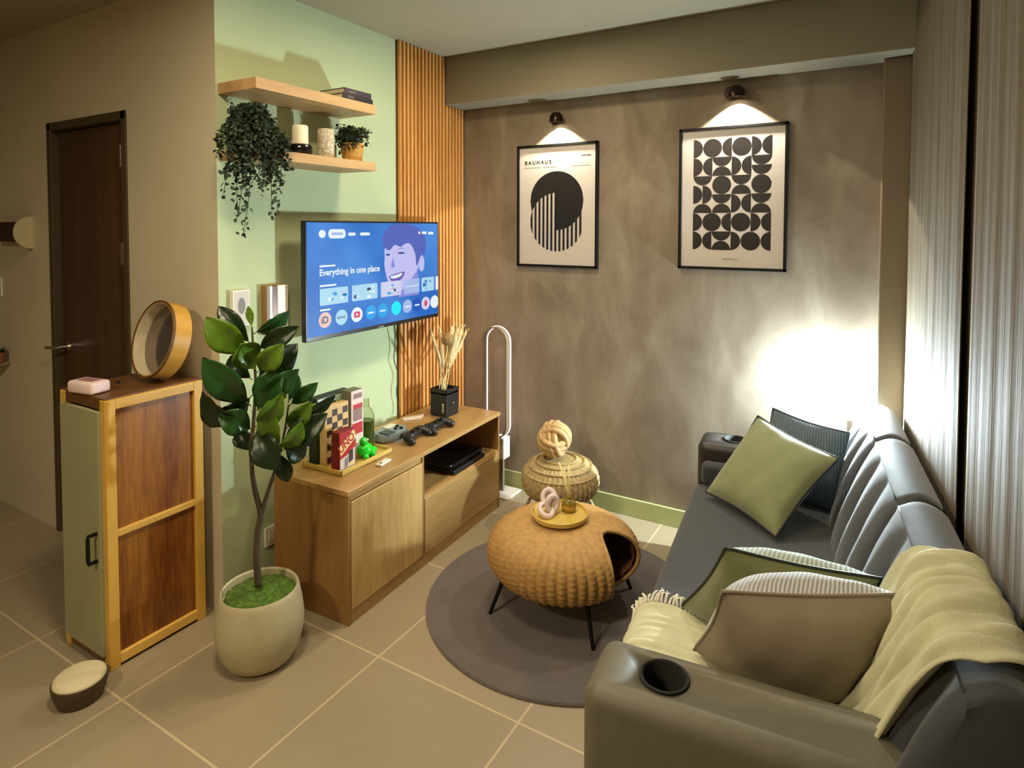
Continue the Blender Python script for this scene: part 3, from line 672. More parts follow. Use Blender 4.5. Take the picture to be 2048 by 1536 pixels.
for u, v, ru in ((0.555, 0.315, 0.018), (0.665, 0.305, 0.030)):
    shape('picture_person_eye', ell(u, v, ru, 0.010, 14), UI['eye'], 5); shape('picture_person_brow', [(u-ru*1.3, v-0.035), (u, v-0.055), (u+ru*1.3, v-0.04), (u, v-0.047)], UI['hair'], 6)
shape('picture_person_nose', curve([(0.598, 0.34), (0.580, 0.43), (0.590, 0.45), (0.612, 0.44), (0.606, 0.40), (0.598, 0.34)]), UI['skin2'], 5)
shape('picture_person_mouth', curve([(0.562, 0.535), (0.61, 0.515), (0.69, 0.50), (0.675, 0.56), (0.63, 0.60), (0.585, 0.59), (0.562, 0.535)]), UI['lips'], 5)
shape('picture_person_teeth', curve([(0.575, 0.535), (0.62, 0.525), (0.672, 0.512), (0.655, 0.545), (0.61, 0.560), (0.58, 0.555), (0.575, 0.535)]), UI['white'], 6)
# menu
shape('menu_avatar', ell(0.092, 0.100, 0.022, 0.036), UI['white'], 7)
shape('menu_pill', rrect(0.130, 0.058, 0.245, 0.142, 0.022), UI['white'], 7)
for u0, u1, v in ((0.262, 0.312, 0.105), (0.345, 0.415, 0.105), (0.815, 0.832, 0.10), (0.848, 0.890, 0.10), (0.905, 0.955, 0.105)):
    shape('menu_word', rrect(u0, v-0.014, u1, v+0.014, 0.005), UI['white'], 7)
shape('menu_word', rrect(0.150, 0.088, 0.225, 0.112, 0.004), UI['tile2'], 8)
text_mesh('menu_headline', 'Everything in one place', 0.043, UI['white'], S(0.072, 0.470, 7), (0, 1, 0), (0, 0, 1), scr, squash=0.98)
for u0, u1, v in ((0.073, 0.175, 0.385), (0.073, 0.180, 0.560), (0.073, 0.140, 0.775)): shape('menu_word', rrect(u0, v-0.008, u1, v+0.008, 0.004), UI['white'], 7)
for i, (u0, u1, mm) in enumerate(((0.073, 0.258, 'tile'), (0.284, 0.470, 'tile'), (0.497, 0.660, 'tile3'), (0.687, 0.822, 'tile2'), (0.842, 0.960, 'tile'), (0.976, 1.0, 'white'))):
    tl = shape('menu_tile', rrect(u0, 0.585, u1, 0.735, 0.006), UI[mm], 7)
    rd = random.Random(i)
    for k in range(7 if i != 3 and i < 5 else 0):
        cu, cv = rd.uniform(u0+0.02, u1-0.02), rd.uniform(0.61, 0.71)
        shape('tile_mark', ell(cu, cv, rd.uniform(0.006, 0.018), rd.uniform(0.006, 0.022), 10), UI[rd.choice(['dark', 'teal', 'halo', 'white'])], 8)
    if i == 3: shape('tile_mark', rrect(u0+0.01, 0.655, u1-0.01, 0.663, 0.003), UI['white'], 8)
ico = (0.105, 0.212, 0.318, 0.42, 0.51, 0.62, 0.715, 0.80, 0.880, 0.965); icm = ('orange', 'tile', 'white', 'teal', 'teal', 'cyan', 'tile2', 'deep', 'tile3', 'white')
for i, (u, mm) in enumerate(zip(ico, icm)):
    shape('app_icon', [(min(a, 1.0), b_) for a, b_ in ell(u, 0.865, 0.040, 0.070)], UI[mm], 7)
text_mesh('app_lettering', 'iD', 0.045, UI['dark'], S(0.080, 0.893, 9), (0, 1, 0), (0, 0, 1), scr)
text_mesh('app_lettering', 'NETFLIX', 0.014, UI['dark'], S(0.182, 0.875, 9), (0, 1, 0), (0, 0, 1), scr)
shape('app_mark', rrect(0.296, 0.835, 0.340, 0.893, 0.008), UI['red'], 9); shape('app_mark', [(0.311, 0.848), (0.311, 0.880), (0.328, 0.864)], UI['white'], 10)
shape('app_mark', ell(0.880, 0.865, 0.014, 0.036), UI['red'], 9)
for u in (0.42, 0.51, 0.715, 0.80): shape('app_mark', rrect(u-0.022, 0.86, u+0.022, 0.876, 0.005), UI['white'], 9)
b = MB(); b.box((x0+0.0004, TC.y-0.02, TC.z-TH/2+0.004), (x0+0.001, TC.y+0.02, TC.z-TH/2+0.010)); b.build('maker_badge', M['inkgrey'], t)
# cable
P = smoothpath([(0.05, -0.70, 1.10), at(790, 690, 'x', 0.03), at(788, 720, 'x', 0.032), at(797, 750, 'x', 0.032), at(793, 780, 'x', 0.032), at(797, 815, 'x', 0.03), (0.045, -0.66, 0.562)], 6)
b = MB(); b.tube(P, 0.0028, 6); tag(b.build('power_cable', M['cable'], smooth=True, loc=P[0]), 'thin black cable hanging from the television to the console', 'cable')

# ------------------------------------------------------------------ console
CA = math.atan2(0.04, 1.213)
t = thing('tv_console', 'light oak low media console with door, drawer and open niche', 'cabinet', (0.50, -1.493, 0), CA)
def cbox(b, lo, hi, bev=0.002):
    # local frame: x = depth (0 at the front, negative to the wall), y = length from the near end
    vs_ = b.box(lo, hi, bev); m_ = MW[t.name]
    for v in vs_: v.co = m_ @ v.co
CL, CD, CZ = 1.212, 0.425, 0.548
b = MB(); cbox(b, (-CD, -0.004, CZ-0.020), (0.004, CL+0.004, CZ)); b.build('top', M['oak_y'], t)
b = MB(); cbox(b, (-CD, 0.0, 0.0), (0.0, 0.016, CZ-0.020)); b.build('end_panel', M['oak_x'], t)
b = MB(); cbox(b, (-CD, CL-0.016, 0.0), (0.0, CL, CZ-0.020)); b.build('end_panel', M['oak_x'], t)
b = MB(); cbox(b, (-CD, 0.016, 0.045), (-CD+0.008, CL-0.016, CZ-0.020)); b.build('back_panel', M['oak_y'], t)
b = MB(); cbox(b, (-CD, 0.486, 0.045), (0.0, 0.502, CZ-0.020)); b.build('divider', M['oak_x'], t)
b = MB(); cbox(b, (-CD, 0.502, 0.318), (-0.002, CL-0.016, 0.334)); b.build('shelf', M['oak_y'], t)
b = MB(); cbox(b, (-CD, 0.016, 0.045), (-0.004, CL-0.016, 0.060)); b.build('bottom', M['oak_y'], t)
b = MB(); cbox(b, (-0.018, 0.016, 0.0), (-0.004, CL-0.016, 0.045)); b.build('plinth', M['oak_y'], t)
b = MB(); cbox(b, (-0.014, 0.018, 0.060), (0.003, 0.484, 0.500)); b.build('door', M['oak'], t)
b = MB(); cbox(b, (-0.010, 0.018, 0.503), (-0.004, 0.484, CZ-0.021)); b.build('finger_rail', M['oak_y'], t)
b = MB(); cbox(b, (-0.014, 0.504, 0.060), (0.003, CL-0.018, 0.322)); b.build('drawer', M['oak_y'], t)
# game machine in the niche
T2 = thing('game_console', 'flat black video game machine lying in the console niche', 'game console', (0.36, -0.58, 0.334), CA)
def lb(b, th_, lo, hi, bev=0.003):
    vs_ = b.box(lo, hi, bev); m_ = MW[th_.name]
    for v in vs_: v.co = m_ @ v.co
b = MB(); lb(b, T2, (-0.14, -0.15, 0.001), (0.10, 0.15, 0.024), 0.004); b.build('lower_shell', M['black'], T2)
b = MB(); lb(b, T2, (-0.14, -0.155, 0.028), (0.082, 0.155, 0.052), 0.004); b.build('upper_shell', M['blackg'], T2)
b = MB(); lb(b, T2, (-0.13, -0.14, 0.022), (0.06, 0.14, 0.030), 0.0); b.build('light_gap', M['bluegrey'], T2)
c = at(952, 908, 'z', 0.337); b = MB(); P = smoothpath([c+Vector((-.03, .02, .003)), c+Vector((-.01, -.01, .012)), c+Vector((.01, .0, .004)), c+Vector((.025, .035, .003)), c+Vector((.0, .05, .003))], 5); b.tube(P, 0.005, 8)
tag(b.build('wrist_strap', M['pinkpl'], smooth=True, loc=c), 'pale pink looped strap beside the black game machine', 'strap')

# ------------------------------------------------------------------ things on the console top
Z = CZ+0.0005
t = thing('bamboo_tray', 'yellow rectangular bamboo tray carrying the board games', 'tray', (0.26, -1.24, Z), CA)
b = MB(); lb(b, t, (-0.125, -0.165, 0.0), (0.108, 0.165, 0.007), 0.001); b.build('base', M['tray'], t)
b = MB()
for lo, hi in (((0.100, -0.165, 0.0), (0.108, 0.165, 0.022)), ((-0.125, -0.165, 0.0), (-0.117, 0.165, 0.022)), ((-0.125, -0.165, 0.0), (0.108, -0.157, 0.022)), ((-0.125, 0.157, 0.0), (0.108, 0.165, 0.022))): lb(b, t, lo, hi, 0.001)
b.build('rim', M['tray'], t)
ZT = Z+0.0075
# dark board game
t = thing('board_game_box', 'tall black and dark green board game box upright in the tray', 'game box', (0.17, -1.27, ZT))
b = MB(); b.box((0.145, -1.375, ZT), (0.198, -1.17, ZT+0.290), 0.001); b.build('box', M['dgreen'], t)
b = MB(); b.box((0.1982, -1.372, ZT+0.004), (0.1988, -1.173, ZT+0.215)); b.build('cover_print', M['gprint'], t)
b = MB(); b.box((0.1982, -1.372, ZT+0.218), (0.1990, -1.173, ZT+0.286)); b.build('cover_title_band', M['mintp'], t)
b = MB()
for k in range(7): b.box((0.1992, -1.36+k*0.026, ZT+0.228+0.012*(k % 3)), (0.1996, -1.347+k*0.026, ZT+0.255+0.008*(k % 2)))
b.build('cover_marks', M['darkpad'], t)
# chess box
t = thing('chess_box', 'pale wooden folding chess box standing on end in the tray', 'chess box', (0.235, -1.28, ZT))
b = MB(); b.box((0.222, -1.383, ZT), (0.255, -1.245, ZT+0.262), 0.0015); b.build('box', M['boxwood'], t)
b = MB()
for i in range(4):
    for j in range(8):
        if (i+j) % 2 == 0: b.box((0.2551, -1.372+i*0.0305, ZT+0.012+j*0.0290), (0.2556, -1.372+(i+1)*0.0305, ZT+0.012+(j+1)*0.0290))
b.build('dark_squares', M['dark_sq'], t)
# tall box behind
t = thing('tower_game_box', 'tall narrow pinkish white game box with red print behind the chess box', 'game box', (0.22, -1.19, ZT))
b = MB(); b.box((0.205, -1.236, ZT), (0.262, -1.160, ZT+0.300), 0.001); b.build('box', M['greyc'], t)
b = MB(); b.box((0.2622, -1.235, ZT+0.001), (0.2628, -1.161, ZT+0.299)); b.build('front_print', M['pinkw'], t)
b = MB(); b.box((0.263, -1.226, ZT+0.16), (0.2634, -1.168, ZT+0.215)); b.build('photo_print', M['mauve'], t)
b = MB(); b.box((0.263, -1.224, ZT+0.215), (0.2636, -1.166, ZT+0.236)); b.build('red_band', M['red'], t)
b = MB(); b.box((0.263, -1.222, ZT+0.262), (0.2636, -1.168, ZT+0.285)); b.build('title_band', M['mauve'], t)
b = MB(); b.box((0.263, -1.232, ZT+0.10), (0.2636, -1.166, ZT+0.15)); b.build('red_band', M['red'], t)
# card game
t = thing('card_game_box', 'red card game box with a tilted white logo at the tray front', 'game box', (0.325, -1.35, ZT))
X1, Y0_, Y1_, ZZ = 0.350, -1.392, -1.300, 0.170
b = MB(); b.box((0.300, Y0_, ZT), (X1, Y1_, ZT+ZZ), 0.002); b.build('box', M['dred'], t)
b = MB(); b.box((X1+0.0002, Y0_+0.001, ZT+0.001), (X1+0.0008, Y1_-0.001, ZT+ZZ-0.001)); b.build('front', M['red'], t)
def fc(a, b_, l=1): return Vector((X1+0.0008+0.0004*l, Y0_+a*(Y1_-Y0_), ZT+b_*ZZ))
b = MB(); b.poly([fc(0.02, 0.50), fc(0.10, 0.42), fc(0.98, 0.74), fc(0.98, 0.90), fc(0.88, 0.98), fc(0.02, 0.68)]); b.build('logo_oval', M['yel'], t)
text_mesh('logo_lettering', 'UNO', 0.050, M['red'], fc(0.06, 0.475, 2), (0, 0.83, 0.50), (0, -0.50, 0.83), t, squash=0.85)
b = MB(); b.poly([fc(0.03, 0.02), fc(0.97, 0.02), fc(0.97, 0.52), fc(0.75, 0.50), fc(0.45, 0.38), fc(0.03, 0.33)]); b.build('card_picture', M['paper'], t)
for (a0, b0, a1, b1, mm) in ((0.30, 0.06, 0.52, 0.30, 'inkgrey'), (0.56, 0.16, 0.84, 0.46, 'dark_sq'), (0.60, 0.06, 0.90, 0.14, 'yel')):
    b = MB(); b.poly([fc(a0, b0, 2), fc(a1, b0+0.06, 2), fc(a1, b1+0.05, 2), fc(a0, b1, 2)]); b.build('card', M[mm], t)
text_mesh('side_lettering', 'UNO', 0.020, M['pinkw'], (0.305, Y0_-0.0003, ZT+0.11), (0, 0, 1), (-1, 0, 0), t)
# bottle
c = Vector((0.235, -1.112, ZT))
t = thing('glass_bottle', 'clear bottle of olive green liquid at the back of the tray', 'bottle', c)
b = MB(); b.lathe([(0, 0), (0.036, 0), (0.038, 0.006), (0.038, 0.15), (0.030, 0.18), (0.014, 0.20), (0.013, 0.235), (0.011, 0.235), (0.011, 0.20), (0.028, 0.178), (0.0355, 0.15), (0.0355, 0.004), (0, 0.004)], c, 32); b.build('glass', M['clear'], t, smooth='auto')
b = MB(); b.lathe([(0, 0.0045), (0.0352, 0.0045), (0.0352, 0.135), (0, 0.135)], c, 32); b.build('liquid', M['olive_liq'], t, smooth='auto')
# gel toy
c = Vector((0.305, -1.195, ZT))
t = thing('green_toy', 'bright lime green translucent round-bellied toy figure in the tray', 'toy', c)
b = MB(); b.ball(c+Vector((0, 0, 0.032)), 0.038, 24, (0.9, 1.05, 0.85)); b.ball(c+Vector((0.0, -0.008, 0.072)), 0.020, 18); b.ball(c+Vector((0, 0.04, 0.018)), 0.024, 14, (0.8, 1.5, 0.6)); b.ball(c+Vector((0.028, -0.022, 0.010)), 0.014, 12); b.ball(c+Vector((0.030, 0.022, 0.010)), 0.014, 12); b.build('body', M['lime'], t, smooth=True)
b = MB(); b.ball(c+Vector((0.013, -0.016, 0.082)), 0.005, 10); b.ball(c+Vector((0.018, -0.002, 0.082)), 0.005, 10); b.build('eyes', M['white'], t, smooth=True)
# white remote
c = at(767, 927, 'z', Z)
t = thing('small_remote', 'small white oval remote lying in front of the tray', 'remote control', c)
ry = Matrix.Rotation(R(8), 3, 'Z')
b = MB(); b.box(c+Vector((-0.017, -0.04, 0)), c+Vector((0.017, 0.04, 0.010)), 0.0049, rot=ry, seg=4); b.build('body', M['white'], t, smooth='auto')
b = MB(); b.lathe([(0, 0.0101), (0.008, 0.0101), (0.007, 0.0115), (0, 0.0118)], c+ry@Vector((0, -0.02, 0)), 16); b.build('button', M['greyc'], t)
# blue-grey retro controller station
c = at(782, 868, 'z', Z+0.02)
t = thing('retro_game_unit', 'rounded blue-grey handheld game unit with dark pads', 'game unit', (c.x, c.y, Z))
q = Vector((c.x, c.y, Z))
def oval(rx, ry_, z): return [(q.x+rx*math.cos(a*math.pi/18), q.y+ry_*math.sin(a*math.pi/18), z) for a in range(36)]
b = MB(); 
b.lathe([(0, 0), (0.9, 0), (1.0, 0.012), (1.0, 0.030), (0.93, 0.042), (0, 0.046)], (0, 0, 0), 40)
for v in b.bm.verts: v.co = Vector((q.x+v.co.x*0.072, q.y+v.co.y*0.098, q.z+v.co.z))
b.build('shell', M['bluegrey'], t, smooth='auto')
b = MB(); b.box(q+Vector((-0.01, -0.078, 0.043)), q+Vector((0.05, -0.02, 0.048)), 0.002); b.build('pad', M['darkpad'], t)
b = MB(); b.box(q+Vector((-0.05, -0.01, 0.043)), q+Vector((-0.01, 0.06, 0.050)), 0.002); b.build('label_plate', M['white'], t)
for dx, dy in ((0.02, 0.01), (0.035, 0.035), (0.0, 0.045)):
    b = MB(); b.lathe([(0, 0.040), (0.009, 0.040), (0.009, 0.052), (0, 0.053)], q+Vector((dx, dy, 0)), 16); b.build('button', M['blackg'], t, smooth='auto')
# cream packet
c = at(828, 838, 'z', Z)
t = thing('paper_packet', 'cream folded paper strip lying behind the game controllers', 'paper', (c.x, c.y, Z))
b = MB(); b.prism([c+Vector((-0.055, -0.04, 0.001)), c+Vector((-0.025, -0.055, 0.001)), c+Vector((0.03, 0.02, 0.001)), c+Vector((0.0, 0.10, 0.001)), c+Vector((-0.02, 0.02, 0.001))], (0, 0, 0.006)); b.build('sheet', M['pinkw'], t)
b = MB(); b.prism([c+Vector((-0.05, -0.045, 0.0075)), c+Vector((-0.03, -0.052, 0.0075)), c+Vector((0.02, 0.03, 0.0075)), c+Vector((-0.01, 0.03, 0.0075))], (0, 0, 0.004)); b.build('fold', M['cream'], t)
# gamepads
def gamepad(c, rz, lab):
    t = thing('game_controller', lab, 'game controller', c, rz, 'black game controllers on the console')
    m_ = MW[t.name]
    b = MB()
    cen = []
    for s in (-1, 1):
        P = smoothpath([(0.012, s*0.030, 0.030), (0.010, s*0.056, 0.032), (0.026, s*0.068, 0.028), (0.052, s*0.074, 0.020), (0.072, s*0.070, 0.013)], 5)
        b.tube(P, [0.017+0.004*math.sin(math.pi*i/(len(P)-1)) if i < len(P)-3 else 0.012-0.004*(i-len(P)+3) for i in range(len(P))], 14)
        b.tube(smoothpath([(0.0, s*0.038, 0.036), (-0.014, s*0.052, 0.032), (-0.020, s*0.052, 0.024)], 4), 0.011, 12)
    b.box((-0.014, -0.052, 0.014), (0.036, 0.052, 0.045), 0.012, seg=4)
    for v in b.bm.verts: v.co = m_ @ v.co
    b.build('body', M['black'], t, smooth=True)
    for s in (-1, 1):
        b = MB(); b.lathe([(0.005, 0.040), (0.005, 0.050), (0.009, 0.052), (0.009, 0.056), (0.006, 0.057), (0, 0.0555)], (0.024, s*0.024, 0), 18)
        for v in b.bm.verts: v.co = m_ @ v.co
        b.build('thumbstick', M['blackg'], t, smooth='auto')
    b = MB()
    for dx, dy in ((-0.008, 0), (0.008, 0), (0, -0.008), (0, 0.008)): b.lathe([(0, 0.043), (0.0038, 0.043), (0.0038, 0.049), (0, 0.0495)], (0.004+dx, 0.048+dy, 0), 10)
    for v in b.bm.verts: v.co = m_ @ v.co
    b.build('buttons', M['bluegrey'], t, smooth='auto')
c = at(832, 880, 'z', Z); gamepad(Vector((c.x-0.03, c.y, Z)), R(6), 'black game controller nearer the tray, left of the pair')
c = at(878, 861, 'z', Z); gamepad(Vector((c.x-0.03, c.y, Z)), R(2), 'black game controller nearer the black vase, right of the pair')
# square vase with dried stems
c = Vector((0.215, -0.475, Z))
t = thing('square_vase', 'black square vase with small white lettering on the console', 'vase', c)
b = MB(); hw_ = 0.056; hh = 0.152
b.box((c.x-hw_, c.y-hw_, Z), (c.x+hw_, c.y+hw_, Z+hh-0.018), 0.003)
for lo, hi in (((-hw_, -hw_), (hw_, -hw_+0.006)), ((-hw_, hw_-0.006), (hw_, hw_)), ((-hw_, -hw_), (-hw_+0.006, hw_)), ((hw_-0.006, -hw_), (hw_, hw_))): b.box((c.x+lo[0], c.y+lo[1], Z+hh-0.03), (c.x+hi[0], c.y+hi[1], Z+hh), 0.001)
b.build('body', M['black'], t)
text_mesh('lettering', 'HOME', 0.018, M['white'], (c.x+hw_-0.018, c.y-hw_-0.0004, Z+0.025), (0, 0, 1), (-1, 0, 0), t)
b = MB(); b.ball((c.x+hw_+0.0005, c.y+0.01, Z+0.07), 0.004, 10, (0.2, 1, 1)); b.build('dot', M['white'], t)
ST = [(862, 662, .0), (880, 655, -.03), (896, 668, .02), (905, 652, -.01), (916, 655, .03), (933, 662, -.02), (925, 655, .0), (872, 690, .03)]
base = c+Vector((0, 0, 0.03))
for i, (u, v, dx) in enumerate(ST):
    e = at(u, v, 'x', c.x+dx*1.3); P = smoothpath([base+Vector((random.uniform(-.02, .02), random.uniform(-.02, .02), 0)), c+Vector((random.uniform(-.03, .03), random.uniform(-.03, .03), 0.17)), (c+Vector((0, 0, 0.17))*1.0+e-c)/1 if False else (c+Vector((0, 0, 0.2))+e)/2, e], 8)
    t = thing('dried_stem', ('dried cream grass stem leaning far left in the square vase', 'dried cream grass stem second from the left in the vase', 'round brown dried seed head in the middle of the vase', 'tallest dried cream plume in the middle of the vase', 'dried cream plume right of the tallest one', 'dried cream stem leaning furthest right out of the vase', 'dried cream plume just left of the rightmost stem', 'short thin dried stem low on the left of the vase')[i], 'dried flower', P[0], 0, 'dried stems in the square vase')
    b = MB(); b.tube(P, 0.0022, 6); b.build('stem', M['reed'], t, smooth=True)
    b = MB(); n_ = len(P)
    if i == 2:
        d = (P[-1]-P[-5]).normalized(); b.lathe([(0.0, -0.03), (0.024, -0.02), (0.034, 0.005), (0.026, 0.03), (0.008, 0.042), (0, 0.044)], P[-4], 24, axis=d, f=lambda th, k: 1+0.12*math.sin(9*th)); b.build('seed_head', M['pampas_d'], t, smooth=True)
    else:
        seg = P[n_//2:]; m_ = len(seg); wmax = (0.008, 0.010, 0, 0.015, 0.014, 0.010, 0.013, 0.006)[i]
        b.tube(seg, [max(0.002, wmax*math.sin(math.pi*min(1, (k+1)/(m_+0.5)))**0.6) for k in range(m_)], 10)
        for vv in b.bm.verts: vv.co += Vector((random.gauss(0, .0018), random.gauss(0, .0018), random.gauss(0, .002)))
        for k in range(60):
            q = seg[random.randrange(m_)]; d = (seg[-1]-seg[0]).normalized()
            o_ = Vector((random.gauss(0, 1), random.gauss(0, 1), random.gauss(0, .4))).normalized()*wmax
            b.poly([q, q+o_*0.8+d*0.008, q+o_*1.2+d*0.022])
        b.build('plume', M['pampas'], t, smooth=True)

# ------------------------------------------------------------------ LED loop lamp
t = thing('led_floor_lamp', 'slender upright oval LED loop lamp glowing beside the console end', 'lamp', (0.368, -0.12, 0))
LX, LR, ZB, ZTp, YF, YB = 0.368, 0.085, 0.35, 1.012, -0.196, -0.150
def stad(r, off=0.0):
    out = []
    for k in range(17): a = math.pi*k/16; out.append((LX+r*math.cos(a), ZTp-LR+r*math.sin(a)))
    for k in range(17): a = math.pi+math.pi*k/16; out.append((LX+r*math.cos(a), ZB+LR+r*math.sin(a)))
    return out
b = MB(); so, si = stad(LR), stad(LR-0.008); n_ = len(so)
vo = [[b.bm.verts.new((x, y, z)) for x, z in q] for q, y in ((so, YF), (so, YB), (si, YB), (si, YF))]
for k in range(4):
    A, B = vo[k], vo[(k+1) % 4]
    for i in range(n_): b.bm.faces.new((A[i], A[(i+1) % n_], B[(i+1) % n_], B[i]))
b.build('ribbon', M['silver'], t, smooth='auto')
b = MB(); b.tube([(x, YB+0.001, z) for x, z in stad(LR-0.004)], 0.0065, 8, closed=True); q = b.build('light_strip', M['led'], t, smooth=True); q['label'] = 'glowing pinkish white strip'
b = MB(); b.box((LX-0.03, -0.175, 0.225), (LX+0.055, -0.10, 0.352), 0.006); b.build('power_box', M['white'], t)
b = MB(); b.box((LX-0.01, -0.125, 0.012), (LX+0.02, -0.105, 0.23), 0.003); b.build('post', M['silver'], t)
b = MB(); b.box((LX-0.09, -0.20, 0.0), (LX+0.10, -0.04, 0.014), 0.004); b.build('foot_plate', M['white'], t)

# ------------------------------------------------------------------ rug
b = MB(); RC = (1.167, -0.895)
b.lathe([(0, 0.0), (0.585, 0.0), (0.590, 0.005), (0.584, 0.011), (0.5, 0.012), (0.3, 0.012), (0, 0.012)], (RC[0], RC[1], 0), 96)
tag(b.build('round_rug', M['rug'], smooth='auto', loc=(RC[0], RC[1], 0)), 'round charcoal plush rug under the wicker table', 'rug')

# ------------------------------------------------------------------ wicker cat-house table
TCX, TCY = 1.168, -0.916
t = thing('wicker_table', 'honey wicker pod table with a round side opening on black legs', 'table', (TCX, TCY, 0.012))
RZ, RR = 0.238, 0.312
PROF = []
nz_ = 92
for i in range(nz_):
    s = i/(nz_-1); a = -math.pi/2+math.pi*s          # bottom to top
    sx = math.copysign(abs(math.cos(a))**0.72, math.cos(a)); sz = math.copysign(abs(math.sin(a))**0.92, math.sin(a))
    PROF.append((RR*max(sx, 0.0), RZ+0.132*sz))
HD = Vector((math.cos(R(-3)), math.sin(R(-3)), 0.0)); HC = Vector((TCX, TCY, RZ+0.005))+HD*RR
def inhole(p):
    d = p-HC; s = Vector((-HD.y, HD.x, 0))
    return (d.dot(HD) > -0.16) and ((d.dot(s)/0.128)**2+(d.z/0.112)**2 < 1)
def weave_shell(prof, mtl, name, parent, stakes, amp, seg, cen, hole=None):
    b = MB()
    def f(th, i): 
        k = stakes*th/(2*math.pi)
        return 1+amp*(0.9*abs(math.cos(math.pi*k))**1.2+(0.15 if (i//2+int(k+0.5)) % 2 else -0.15)*abs(math.cos(math.pi*k))+(0.16 if i % 2 else -0.16))
    b.lathe(prof, cen, seg, f=f)
    if hole:
        kill = [fc_ for fc_ in b.bm.faces if hole(fc_.calc_center_median())]
        bmesh.ops.delete(b.bm, geom=kill, context='FACES')
    return b.build(name, mtl, parent, smooth=True)
weave_shell(PROF, M['rattan'], 'woven_body', t, 50, 0.034, 600, (TCX, TCY, 0), inhole)
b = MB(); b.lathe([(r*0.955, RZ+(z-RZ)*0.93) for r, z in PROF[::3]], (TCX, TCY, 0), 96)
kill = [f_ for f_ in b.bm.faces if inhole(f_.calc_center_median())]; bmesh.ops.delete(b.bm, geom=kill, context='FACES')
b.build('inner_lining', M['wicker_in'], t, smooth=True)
def surf_r(z):
    best = min(PROF, key=lambda q: abs(q[1]-z)) if abs(z-RZ) < 0.12 else PROF[-1]
    return best[0]
pts = []
for k in range(60):
    a = 2*math.pi*k/60; yy, zz = 0.129*math.cos(a), 0.113*math.sin(a)
    z = HC.z+zz; r_ = RR*max(0.0, 1-(abs(zz+0.005)/0.132)**2.1)**0.36
    s_ = Vector((-HD.y, HD.x, 0)); xx = math.sqrt(max(0.0, r_*r_-yy*yy))
    pts.append(Vector((TCX, TCY, z))+HD*(xx+0.002)+s_*yy)
b = MB(); b.tube(pts, 0.0085, 8, closed=True)
n_ = len(pts)
q = b.build('opening_rim', M['rattan'], t, smooth=True); q['label'] = 'rolled wicker rim of the opening'
for sx, sy in ((-0.219, -0.232), (0.232, -0.219), (0.219, 0.232), (-0.232, 0.219)):
    b = MB(); A = Vector((TCX+sx*0.80, TCY+sy*0.80, 0.165)); B = Vector((TCX+sx, TCY+sy, 0.012)); b.tube([A, B], [0.010, 0.007], 12); b.build('leg', M['blackm'], t, smooth='auto')
TT = RZ+0.132+0.002
# round tray and what it carries
tc = Vector((TCX-0.015, TCY-0.005, TT+0.004))
t = thing('round_tray', 'round yellow wooden tray on top of the wicker table', 'tray', tc)
b = MB(); b.lathe([(0, 0), (0.112, 0), (0.117, 0.004), (0.119, 0.020), (0.115, 0.021), (0.112, 0.009), (0.108, 0.008), (0, 0.008)], tc, 64); b.build('dish', M['tray'], t, smooth='auto')
# chain knot ornament: three interlinked rings
kc = tc+Vector((-0.030, -0.022, 0.009))
t = thing('knot_ornament', 'pinkish white ceramic chain knot ornament on the round tray', 'ornament', kc)
def ring(b, c, R_, r, nrm, sq=1.0, seg=36):
    q = Vector(nrm).to_track_quat('Z', 'Y').to_matrix(); c = Vector(c)
    b.tube([c+q@Vector((R_*math.cos(2*math.pi*k/seg), R_*sq*math.sin(2*math.pi*k/seg), 0)) for k in range(seg)], r, 14, closed=True)
for dc, nr in (((-0.012, -0.020, 0.023), (0.5, -0.3, 0.9)), ((0.004, 0.006, 0.046), (1.0, -0.6, 0.1)), ((-0.020, 0.020, 0.062), (0.3, -0.8, 0.6))):
    b = MB(); ring(b, kc+Vector(dc), 0.026, 0.0115, nr, 1.15); b.build('link', M['knot'], t, smooth=True)
# reed diffuser
dc = tc+Vector((0.020, 0.048, 0.009))
t = thing('reed_diffuser', 'amber glass diffuser jar with a banded neck on the tray', 'diffuser', dc)
b = MB(); b.lathe([(0, 0), (0.026, 0), (0.030, 0.005), (0.030, 0.035), (0.024, 0.046), (0.013, 0.052), (0.013, 0.062), (0, 0.062)], dc, 32); b.build('jar', M['diff'], t, smooth='auto')
b = MB(); b.lathe([(0.0305, 0.012), (0.0315, 0.014), (0.0315, 0.026), (0.0305, 0.028)], dc, 32); b.build('band', M['gold'], t, smooth='auto')
for (u, v) in ((1118, 925), (1137, 930), (1128, 938)):
    e = at(u, v, 'y', dc.y+0.01*random.uniform(-1, 1))
    b = MB(); b.tube([dc+Vector((0, 0, 0.055)), (dc+Vector((0, 0, 0.055))+e)/2+Vector((0.004, 0, 0)), e], 0.0036, 6)
    tag(b.build('reed_stick', M['reed'], smooth=True, loc=dc+Vector((0, 0, 0.055))), {1118: 'pale reed stick leaning left out of the diffuser jar', 1137: 'pale reed stick leaning right out of the diffuser jar', 1128: 'shorter pale reed stick between the other two in the diffuser'}[u], 'reed stick', 'reed sticks in the diffuser')

